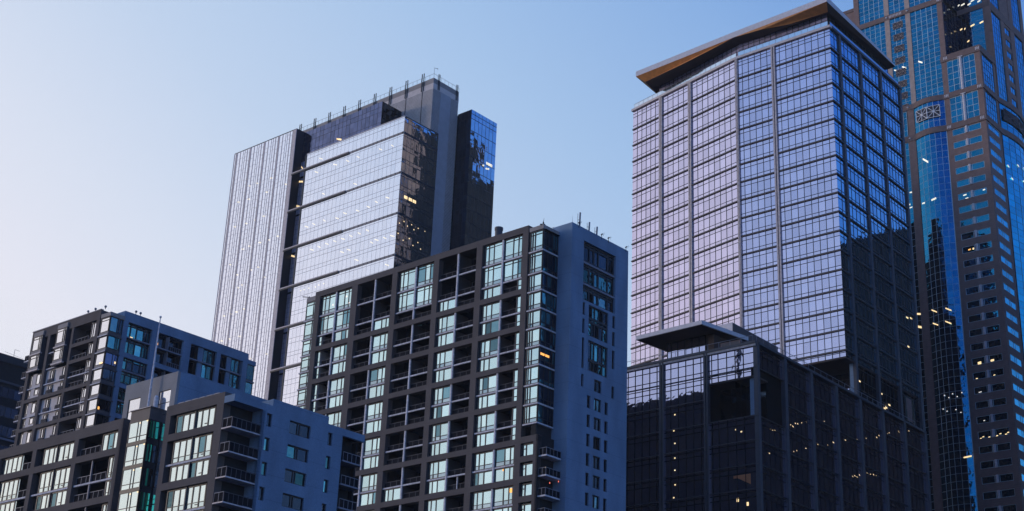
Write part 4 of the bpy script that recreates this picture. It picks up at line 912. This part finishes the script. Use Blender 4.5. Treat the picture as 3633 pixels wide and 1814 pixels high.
    m = MB(); x, y, _ = B.world(14.5, 0, 51.5); m.bar((x, y, 51.5), (x, y, 63.2), .17, 'white_post', 10, .055); m.ball((x, y, 63.35), .16, 'white_post', 10); m.bar((x, y, 51.5), (x, y, 51.9), .24, 'dark_metal', 10)
    o = small('flagpole', 'tall tapered white flagpole standing on the glass bay roof', 'flagpole', None, m); move_origin(o, (x, y, 51.5))
    m = MB(); x, y, _ = B.world(13.55, .35, 51.5); m.bar((x, y, 51.5), (x, y, 53.0), .3, 'white_post', 8); m.ball((x, y, 53.0), .3, 'white_post', 8)
    o = small('vent_stub', 'pale rounded vent stub at the foot of the flagpole', 'vent', None, m); move_origin(o, (x, y, 51.5))
mat('grey_wall', (.27, .27, .285), .85, noise=.10, nscale=.5)
glass('mirror_warm2', (.84, .92, .86), var=.06)
glass('spandrel_warm', (.70, .80, .76), var=.08, rough=.06)

mat('rail_dark', (.07, .075, .10), .6, noise=.1)

# ================================================================== postmodern brick and teal glass skyscraper at the right edge
def build_g():
    B = Building('skyscraper', 125.959, 353.213, 41.4, 'brick and teal glass skyscraper with a bowed bay, rising behind at the right edge', 'skyscraper')
    U = uface(); V = vface()
    core = MB(); core.box(U, .42, 36, 10.3, 34, 0, 268, 'black_roof'); core.box(U, 9.9, 36, .42, 10.3, 0, 268, 'black_roof'); core.box(U, .43, 9.9, .43, 10.3, 0, 217.5, 'black_roof')
    core.box(U, 36.9, 60, 3, 30, 0, 236, 'black_roof'); B.part('core_wall', core)
    br = MB(); bands = MB(); orn = MB()
    bz = [(215.96, 217.9), (204.4, 206.0), (194.65, 196.4)]
    def arc(F, a0, a1, bulge, n, off=0.0):
        pts = []
        for i in range(n+1):
            t = i/n; pts.append(F.pt(a0+(a1-a0)*t, off-bulge*math.sin(math.pi*t), 0))
        return pts
    def seg_face(p, q, F):
        L = math.hypot(q[0]-p[0], q[1]-p[1]); al = ((q[0]-p[0])/L, (q[1]-p[1])/L)
        inn = (-al[1], al[0])
        if inn[0]*F.inn[0]+inn[1]*F.inn[1] < 0: inn = (al[1], -al[0])
        return Face((p[0], p[1]), al, inn), L
    # corner tower
    def tower(F, w0, w1, far):
        br.box(F, .45 if F is V else 0, w0, 0, .45, 0, bz[0][0], 'brick'); br.box(F, w1, far, 0, .45, 0, bz[0][0] if F is V else 268, 'brick')
        z = 194.45; zt = 194.65
        while z > 60:
            br.box(F, w0, w1, .003, .45, z, zt, 'brick'); zt = z-1.85
            B.win(F, w0, w1, zt, z, .12, av=[w0+.02, w0+(w1-w0)*.42, w0+(w1-w0)*.58], mw=.09, md=.06, gm='mirror_teal' if F is U else 'mirror_teal_side', fm='white_mull', j=.01)
            if F is U:
                c_ = F.pt((w0+w1)/2, .05, 0); p = MB(); p.bar((c_[0], c_[1], zt-.12), (c_[0], c_[1], z+.06), .38, 'pale_stone', 10); p.build('half_column', B.root)
            z -= 3.87
        br.box(F, w0, w1, .003, .45, 0, zt, 'brick')
        for z0, z1 in ((206.0, 215.96), (196.4, 204.4)):
            n = 5; B.win(F, w0, w1, z0, z1, .12, av=[w0+(w1-w0)*i/n for i in range(1, n)], zv=[z0+1.95*i for i in range(1, 6)], mw=.09, md=.06, gm='mirror_teal' if F is U else 'mirror_teal_side', fm='white_mull' if F is U else 'blue_metal', j=.012)
            if F is U:
                c_ = F.pt((w0+w1)/2, .0, 0); p = MB(); p.bar((c_[0], c_[1], z0-.3), (c_[0], c_[1], z1+.2), .42, 'pale_stone', 10); p.box(F, (w0+w1)/2-.75, (w0+w1)/2+.75, -.45, -.1, z1-.1, z1+.12, 'pale_stone'); p.build('half_column', B.root)
    tower(U, 1.6, 9.7, 11.25); tower(V, 1.3, 8.4, 9.8)
    bands.box(U, -.25, 11.4, -.25, .5, *bz[0], 'band_brick'); bands.box(V, .5, 9.8, -.25, .5, *bz[0], 'band_brick'); bands.box(U, .5, 9.7, .5, 9.9, 217.2, 217.6, 'black_roof'); B.part('brick_band', bands); bands = MB()
    for z0, z1 in bz[1:]:
        bands.box(U, -.25, 11.3, -.25, .5, z0, z1, 'band_brick'); bands.box(V, .5, 10.2, -.25, .5, z0, z1, 'band_brick')
        for F, a0, a1 in ((U, 11.3, 20.3), (V, 10.2, 28.0)):
            pts = arc(F, a0, a1, 1.15, 8, -.25)
            for i in range(8):
                Fs, L = seg_face(pts[i], pts[i+1], F); bands.box(Fs, 0, L, 0, .9, z0, z1, 'band_brick')
        bands.box(U, 20.3, 36, -.25, .5, z0, z1, 'band_brick'); bands.box(V, 28.0, 34.6, -.25, .5, z0, z1, 'band_brick'); B.part('brick_band', bands); bands = MB()
    zu = (235.4, 237.0)
    bands.box(U, 9.5, 36.9, -.2, .5, *zu, 'band_brick'); bands.box(uface(9.8), -.2, 9.5, -.2, .5, *zu, 'band_brick'); bands.box(vface(0, 9.8), .5, 24.8, -.2, .5, 234.4, 237.0, 'band_brick')
    B.part('brick_band', bands)
    # bowed bays
    for F, a0, a1, gm, gl in ((U, 11.3, 20.3, 'mirror_bow', 'white_mull'), (V, 10.2, 28.0, 'mirror_teal_side', 'blue_metal')):
        pts = arc(F, a0, a1, 1.15, 6)
        for i in range(6):
            Fs, L = seg_face(pts[i], pts[i+1], F)
            B.win(Fs, 0, L, 60, 194.65, 0, zv=[194.65-1.95*k for k in range(1, 70)], mw=.06, hw=.05, md=.04, gm=gm, fm=gl, edge=False, j=.01)
            B.wins[-1][3].box(Fs, -.03, .03 if i else .12, -.05, .02, 60, 194.65, gl)
            B.win(Fs, 0, L, 196.4, 204.4, 0, zv=[198.4, 200.4, 202.4], mw=.06, md=.05, gm=gm, fm=gl, edge=False, j=.01)
            B.wins[-1][3].box(Fs, -.04, .04, -.05, .02, 196.4, 204.4, gl)
        # big lattice panels
        c0, c1 = a0+1.1, a1-.9
        for h in range(2):
            x0 = c0+(c1-c0)*h/2; x1 = c0+(c1-c0)*(h+1)/2
            dd = lambda x: -1.15*math.sin(math.pi*(x-a0)/(a1-a0))-.22; p0 = F.pt(x0, dd(x0)-.1, 0); p1 = F.pt(x1, dd(x1)-.1, 0); Fs, L = seg_face(p0, p1, F); m = MB(); z0, z1 = 199.4, 202.9
            m.box(Fs, 0, L, -.04, .04, z0, z1, 'louver_gap')
            def bar(xa, za, xb, zb_, r=.09): m.bar(Fs.pt(xa, -.1, za), Fs.pt(xb, -.1, zb_), r, 'white_lat' if F is U else 'blue_metal', 6)
            for q in ((0, z0, L, z0), (0, z1, L, z1), (0, z0, 0, z1), (L, z0, L, z1), (0, z0, L, z1), (0, z1, L, z0), (L/2, z0, L/2, z1), (0, (z0+z1)/2, L, (z0+z1)/2)): bar(*q)
            m.build('lattice_panel', B.root)
    # piers and flat glass left of the bay
    br.box(U, 20.4, 22.6, -.1, .45, 0, 194.65, 'brick'); br.box(U, 20.4, 22.3, -.1, .45, 196.4, 204.4, 'brick')
    for a0, a1 in ((19.45, 20.9), (25.85, 27.35)): br.box(U, a0, a1, -.12, .45, 206.0, 268, 'brick_pale')
    br.box(U, 35.3, 36.9, -.12, 10, 206, 268, 'brick'); br.box(U, 36.9, 41, .8, 10, 206, 243.0, 'brick'); br.box(U, 36.9, 41.2, .6, 10, 243, 244.0, 'band_brick')
    br.box(U, 25.3, 27.5, -.1, .45, 0, 204.4, 'brick')
    for (z0, z1) in ((206.0, 235.4), (237.0, 250.0)):
        for a0, a1, n in ((11.3, 19.45, 5), (20.9, 25.85, 3), (27.35, 35.3, 5)):
            m_ = (z0+z1)/2
            for y0, y1 in ((z0, m_), (m_, z1)):
                B.win(U, a0, a1, y0, y1, .1, av=[a0+(a1-a0)*i/n for i in range(1, n)], zv=[z0+1.4*i for i in range(1, 22) if y0 < z0+1.4*i < y1], mw=.10, hw=.05, md=.05, gm='mirror_teal', fm='white_mull', edge=False, j=.012)
    for (z0, z1) in ((60, 194.65), (196.4, 204.4)):
        B.win(U, 22.6, 25.3, z0, z1, .1, av=[23.7], zv=[z0+1.95*i for i in range(1, 70)], mw=.09, hw=.05, md=.05, gm='mirror_teal', fm='white_mull', j=.012)
        if z0 > 100: B.win(U, 27.5, 36, z0, z1, .1, av=[29, 30.7, 32.4, 34.1], zv=[z0+1.95*i for i in range(1, 5)], mw=.1, md=.05, gm='mirror_teal', fm='white_mull', j=.012)
    # fan lattices in the narrow strip
    def lattice(F, a0, a1, z0, z1, mm):
        m = MB(); m.box(F, a0, a1, .0, .09, z0, z1, 'louver_gap')
        for h in range(2):
            x0 = a0+(a1-a0)*h/2; x1 = a0+(a1-a0)*(h+1)/2
            for q in ((x0, z0, x1, z1), (x0, z1, x1, z0), (x0, z0, x0, z1), (x1, z0, x1, z1), (x0, z0, x1, z0), (x0, z1, x1, z1), (x0, (z0+z1)/2, x1, (z0+z1)/2)): m.bar(F.pt(q[0], -.04, q[1]), F.pt(q[2], -.04, q[3]), .05, mm, 5)
        m.build('lattice_panel', B.root)
    for k in range(8): lattice(U, 21.9, 24.9, 231.75-3.87*k, 233.7-3.87*k, 'brick_pale')
    for k in range(12): lattice(U, 24.0, 25.2, 190-7.74*k-2.6, 190-7.74*k, 'white_lat')
    lattice(U, 23.6, 25.2, 199.3, 203, 'white_lat')
    # notch above the corner tower; dark panes paint in the reflected neighbouring wall
    V9 = vface(9.6, .45); U9 = uface(9.8)
    for z0, z1 in ((217.9, 226.0), (226.0, 235.4), (237.0, 250)):
        B.win(V9, 0, 9.3, z0, z1, 0, av=[1.9*i for i in range(1, 5)], zv=[z0+2*i for i in range(1, 6)], mw=.1, hw=.05, md=.05, gm='dark_glass', fm='blue_metal', edge=False)
        B.win(U9, 6.1, 9.55, z0, z1, 0, av=[7.2, 8.4], zv=[z0+2*i for i in range(1, 6)], mw=.1, hw=.05, md=.05, gm='dark_glass', fm='blue_metal', edge=False)
        B.win(U9, 1.95, 6.1, z0, z1, 0, av=[5.6], zv=[z0+1.45*i for i in range(1, 10)], mw=.09, hw=.04, md=.05, gm='mirror_teal', fm='white_mull', edge=False)
    br.box(U9, -.3, 1.9, -.15, .4, 217.6, 268, 'brick'); br.box(vface(0, 9.8), .4, 1.0, -.1, .4, 206, 268, 'brick')
    # right side, upper part
    Vr = vface(0, 0)
    for a0, a1 in ((17.1, 19.5), (23.7, 26.6), (32.7, 34.6)): br.box(Vr, a0, a1, -.15, .45, 196.4, 268, 'brick')
    br.box(Vr, 28.0, 30.2, -.15, .45, 0, 194.65, 'brick')
    for z0, z1 in ((206.0, 220), (220, 234.4), (237.0, 250)):
        B.win(Vr, 10.8, 17.1, z0, z1, .1, av=[12.4, 14, 15.6], zv=[z0+2*i for i in range(1, 8)], mw=.08, hw=.04, md=.05, gm='mirror_teal_side', fm='blue_metal', edge=False)
        B.win(Vr, 26.6, 32.7, z0, z1, .1, av=[28.1, 29.6, 31.1], zv=[z0+2*i for i in range(1, 8)], mw=.08, hw=.04, md=.05, gm='mirror_teal_side', fm='blue_metal', edge=False)
    z = 233.5; zt = 234.4
    while z > 206:
        br.box(Vr, 19.5, 23.7, .003, .45, z, zt, 'brick'); zt = z-2.1; B.win(Vr, 19.9, 23.4, zt, z, .15, av=[21.6], mw=.09, md=.05, gm='mirror_teal_side', fm='blue_metal'); z -= 3.87
    br.box(Vr, 19.5, 23.7, .003, .45, 196.4, zt, 'brick'); br.box(Vr, 19.5, 23.7, .003, .45, 237, 268, 'brick')
    br.box(uface(34.6), 0, 36, -.4, 0, 0, 268, 'brick')
    B.part('brick_wall', br)
    # medallions on the bands
    for z0, z1 in bz+[zu]:
        zc = (z0+z1)/2; Us = U
        for a in ((.55, 9.9) if z0 > 210 and z0 < 220 else (.9, 10.4)):
            if z0 == zu[0] and a < 5: continue
            for dx in (-.45, 0, .45): orn.box(U, a+dx-.1, a+dx+.1, -.33, -.25, zc-.45, zc+.45, 'pale_stone')
            orn.box(U, a-.5, a+.5, -.32, -.25, zc-.06, zc+.06, 'pale_stone')
    for zc in (205.2, 195.5, 236.2):
        for a in (22.0, 24.2) if zc < 210 else (20.2, 26.6): orn.ball(U.pt(a, -.3, zc), .28, 'pale_stone', 8)
    for a in [22.0+.45*i for i in range(9)]: orn.box(U, a, a+.2, -.28, -.2, 235.8, 236.6, 'pale_stone')
    B.part('band_ornament', orn)
    E1 = [(17.4, 218.49, 1.2, .5, -.8, 'lamp_pale'), (22.36, 218.45, 1.2, .45, -.8, 'lamp_pale'), (24.89, 218.26, 1.1, .4, -.7, 'lamp_pale'), (22.95, 179.37, .8, .35, 0, 'lamp_pale'), (23.79, 175.82, .8, .4, .1, 'lamp_pale'), (23.27, 174.89, .8, .3, .1, 'lamp_pale'),
          (23.16, 143.78, 1.3, .5, -.3, 'lamp_warm'), (23.05, 140.05, 1.2, .6, -.5, 'lamp_warm')]
    for a, z, w0, h, dz, m in E1: B.lamp(U, a, z, w0, h, dz, m, d=.03)
    for a, z, w0, h, dz, m in [(17.57, 187.09, 1.5, .6, -1.4, 'lamp_pale'), (19.2, 174.89, 1.0, .4, .1, 'lamp_pale'), (15.95, 174.9, 1.4, .5, .25, 'lamp_pale'), (18.3, 143.25, 1.6, .35, -1.0, 'lamp_warm'), (14.32, 142.83, 1.6, .35, -1.0, 'lamp_warm'), (18.2, 139.54, 1.6, .35, -.9, 'lamp_warm'), (14.61, 139.22, 1.6, .35, -1.0, 'lamp_warm'),
          (17.2, 119.84, .3, .25, 0, 'lamp_soft'), (16.0, 119.03, .3, .25, 0, 'lamp_soft'), (14.96, 119.88, .3, .25, 0, 'lamp_soft'), (13.87, 119.01, .3, .25, 0, 'lamp_soft'), (12.7, 119.96, .3, .25, 0, 'lamp_soft'), (17.9, 116.37, .3, .22, 0, 'lamp_soft'), (16.8, 115.57, .3, .22, 0, 'lamp_soft'), (14.43, 115.61, .3, .22, 0, 'lamp_soft'), (13.3, 114.78, .3, .22, 0, 'lamp_soft'), (13.0, 103.1, 3.2, .35, .2, 'lamp_warm')]:
        B.lamp(U, a, z, w0, h, dz, m, d=-1.2*math.sin(math.pi*(a-11.3)/9.0)-.12)
    for a, z, w0, h, m in [(7.72, 174.42, .9, .35, 'lamp_pale'), (7.25, 173.32, .8, .35, 'lamp_pale'), (2.37, 174.5, .6, .35, 'lamp_pale'), (7.68, 127.15, .9, .7, 'lamp_warm'), (4.27, 127.23, .9, .5, 'lamp_warm'), (7.74, 158.59, .7, .35, 'lamp_orange'), (5.38+1.3, 158.58, .4, .5, 'lamp_warm'), (8.74, 123.2, .5, .2, 'lamp_warm'), (7.92, 122.34, .6, .2, 'lamp_warm'), (4.1, 123.29, .5, .2, 'lamp_warm'),
            (9.01, 107.54, .45, .22, 'lamp_warm'), (8.35, 107.85, .45, .22, 'lamp_warm'), (6.79, 107.55, .5, .22, 'lamp_warm'), (4.79, 107.59, .5, .22, 'lamp_warm'), (3.89, 107.97, .5, .22, 'lamp_warm'), (2.46, 107.64, .5, .22, 'lamp_warm'), (1.88, 108.0, .5, .22, 'lamp_warm'), (7.0, 102.89, 1.6, .32, 'lamp_warm'), (4.0, 102.95, 1.9, .32, 'lamp_warm'), (8.16, 119.5, .8, .18, 'lamp_soft'), (7.74, 111.98, .4, .2, 'lamp_soft')]: B.lamp(U, a, z, w0, h, .05, m, d=.03)
    for a, z, w0 in [(8.8, 238.76, .5), (7.55, 238.56, 1.1), (4.6, 238.8, 1.1), (5.65, 238.0, 1.0), (2.72, 237.9, .9), (8.69, 230.69, .7), (5.26, 230.8, 1.2), (2.57, 230.84, 1.1), (6.9, 226.18, .6), (7.6, 230.5, .4)]: B.lamp(U9, a, z, w0, .45, .25, 'lamp_pale' if z > 236 else 'lamp_warm', d=-.08)
    for a, z in [(11.5, 185.2), (16.48, 187.11), (20.74, 187.86), (12.8, 181.83), (19.2, 183.27), (13.3, 142.84)]: B.lamp(V, a, z, 1.0, .4, .2, 'lamp_pale', d=-1.2*math.sin(math.pi*(a-10.2)/17.8)-.12)
    B.finish()
mat('brick_pale', (.44, .35, .31), .85, noise=.14, nscale=.8)
mat('white_lat', (.85, .87, .92), .5, noise=.1)
glass('mirror_bow', (.008, .17, .36), var=.15, bump=.05)
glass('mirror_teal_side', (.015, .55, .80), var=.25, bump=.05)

# ================================================================== far left dark building, pale corner building, reflected neighbour
def build_h():
    B = Building('office_block', -121.312, 296.114, 41.5, 'dark plain office block behind the far left apartments, at the left edge', 'office block')
    U = uface(); V = vface(); T = 102.5
    w_ = MB(); w_.box(U, 0, 30, .5, 60, 0, T-1.7, 'recess'); w_.box(V, 0, 60, -.25, .6, T-1.7, T, 'dark_metal'); w_.box(U, .4, 30, -.25, 5, T-1.7, T, 'dark_metal'); w_.box(V, 0, 60, .4, 20, T-.4, T-.1, 'black_roof'); B.part('wall', w_)
    b = MB(); b.box(V, 0, 60, -.35, .0, 96.2, 96.7, 'blue_metal'); b.box(V, 0, 60, -.3, 0, 84, 84.4, 'shaft_metal'); B.part('ledge', b)
    for k in range(4):
        for j in range(6):
            z1 = 95.5-4.2*k; B.win(V, 3+7*j, 9.2+7*j, z1-2.4, z1, -.03, av=[4.5+7*j, 6+7*j, 7.5+7*j], mw=.1, md=.05, gm='dark_glass', fm='dark_metal')
    B.finish()
    m = MB(); x, y, _ = B.world(-.1, 19.8, T); m.bar((x, y, T), (x, y, T+1.7), .05, 'rail_metal'); x2, y2, _ = B.world(-.1, 21.0, T); m.bar((x, y, T+1.7), (x2, y2, T+1.65), .04, 'rail_metal'); x3, y3, _ = B.world(-.1, 17.5, T); x4, y4, _ = B.world(-.1, 22.2, T)
    m.bar((x3, y3, T+.6), (x4, y4, T+.2), .03, 'rail_metal'); o = small('tv_aerial', 'thin crooked aerial on the dark block roof at the left edge', 'antenna', None, m); move_origin(o, (x, y, T))
def build_p():
    # left edge seen at the bottom right corner of the view
    B = Building('stone_building', 123.2, 334.0, 41.4, 'small pale stone building corner at the bottom right edge', 'building')
    U = uface(); w_ = MB(); T = 90.9
    w_.box(U, -26, 0, 0, 12, 0, T, 'pale_lilac'); B.part('wall', w_)
    c = MB(); c.box(U, -26, .25, -.3, .1, T, T+.7, 'pale_lilac'); B.part('cornice', c)
    for k in range(5): B.win(U, -2.6, -1.3, T-4.4-4*k, T-2.0-4*k, -.02, mw=.12, md=.06, gm='mirror_teal', fm='white_mull')
    B.finish()
mat('pale_lilac', (.34, .31, .38), .8, noise=.2, nscale=1.5)
def build_n():
    B = Building('office_tower', 135, 272, 41.4, 'black office tower outside the view, mirrored dark in the violet tower side glass', 'office tower')
    t = MB(); lf = lface(0)
    prof = [(-12, 150), (30, 158), (43, 163.5), (46, 163), (55, 168.2), (56, 169.6), (66, 173.5), (67, 174.8), (77, 179.6), (88, 184.5), (104, 190)]
    for (v0, z0), (v1, z1) in zip(prof[:-1], prof[1:]):
        v0_ = max(v0, 0) if False else v0
        P = [(0, v0, 0), (0, v1, 0), (38, v1, 0), (38, v0, 0), (0, v0, z0), (0, v1, z1), (38, v1, z1), (38, v0, z0)]; t.hexa(P, 'black_roof')
    B.part('wall', t)
    L = lface(0, 0); m = MB()
    for k in range(22): m.box(L, -11, 103, -.1, 0, 42+5*k, 42.3+5*k, 'black_roof')
    B.part('floor_line', m)
    B.finish()
def build_q():  # added unseen block, puts a dark reflection in the brick skyscraper glass
    B = Building('office_tower', 76, 330, 41.4, 'added dark tower unseen behind the violet tower, mirrored in the brick skyscraper glass', 'office tower')
    U = uface(); t = MB(); t.box(U, 0, 54, 0, 28, 0, 181, 'black_roof'); t.box(U, 6, 40, 3, 22, 181, 184, 'black_roof'); B.part('wall', t)
    V = vface(-.02)
    for k in range(22): B.win(V, 1, 19, 60+5.5*k, 62.6+5.5*k, 0, av=[1+3*i for i in range(1, 6)], mw=.3, md=.08, gm='dark_glass', fm='dark_metal', edge=False)
    B.finish()

build_c(); build_f(); build_e(); build_d(); build_a(); build_b(); build_g(); build_h(); build_p(); build_n(); build_q()

# ------------------------------------------------------------------ thin air volume, added to lift the blacks
hm = bpy.data.materials.new('added_haze'); hm.use_nodes = True; ht = hm.node_tree; ht.nodes.clear()
ho = ht.nodes.new('ShaderNodeOutputMaterial'); hv = ht.nodes.new('ShaderNodeVolumePrincipled'); hv.inputs['Color'].default_value = (.86, .88, .92, 1); hv.inputs['Density'].default_value = 0.00010
ht.links.new(hv.outputs[0], ho.inputs['Volume']); MATS['added_haze'] = hm
hz = MB(); hz.hexa([(-1520, -1520, -1), (1520, -1520, -1), (1520, 1520, -1), (-1520, 1520, -1), (-1520, -1520, 280), (1520, -1520, 280), (1520, 1520, 280), (-1520, 1520, 280)], 'added_haze')
ho_ = hz.build('haze'); ho_['kind'] = 'stuff'; ho_['label'] = 'thin even haze volume added between the towers to lift the blacks'
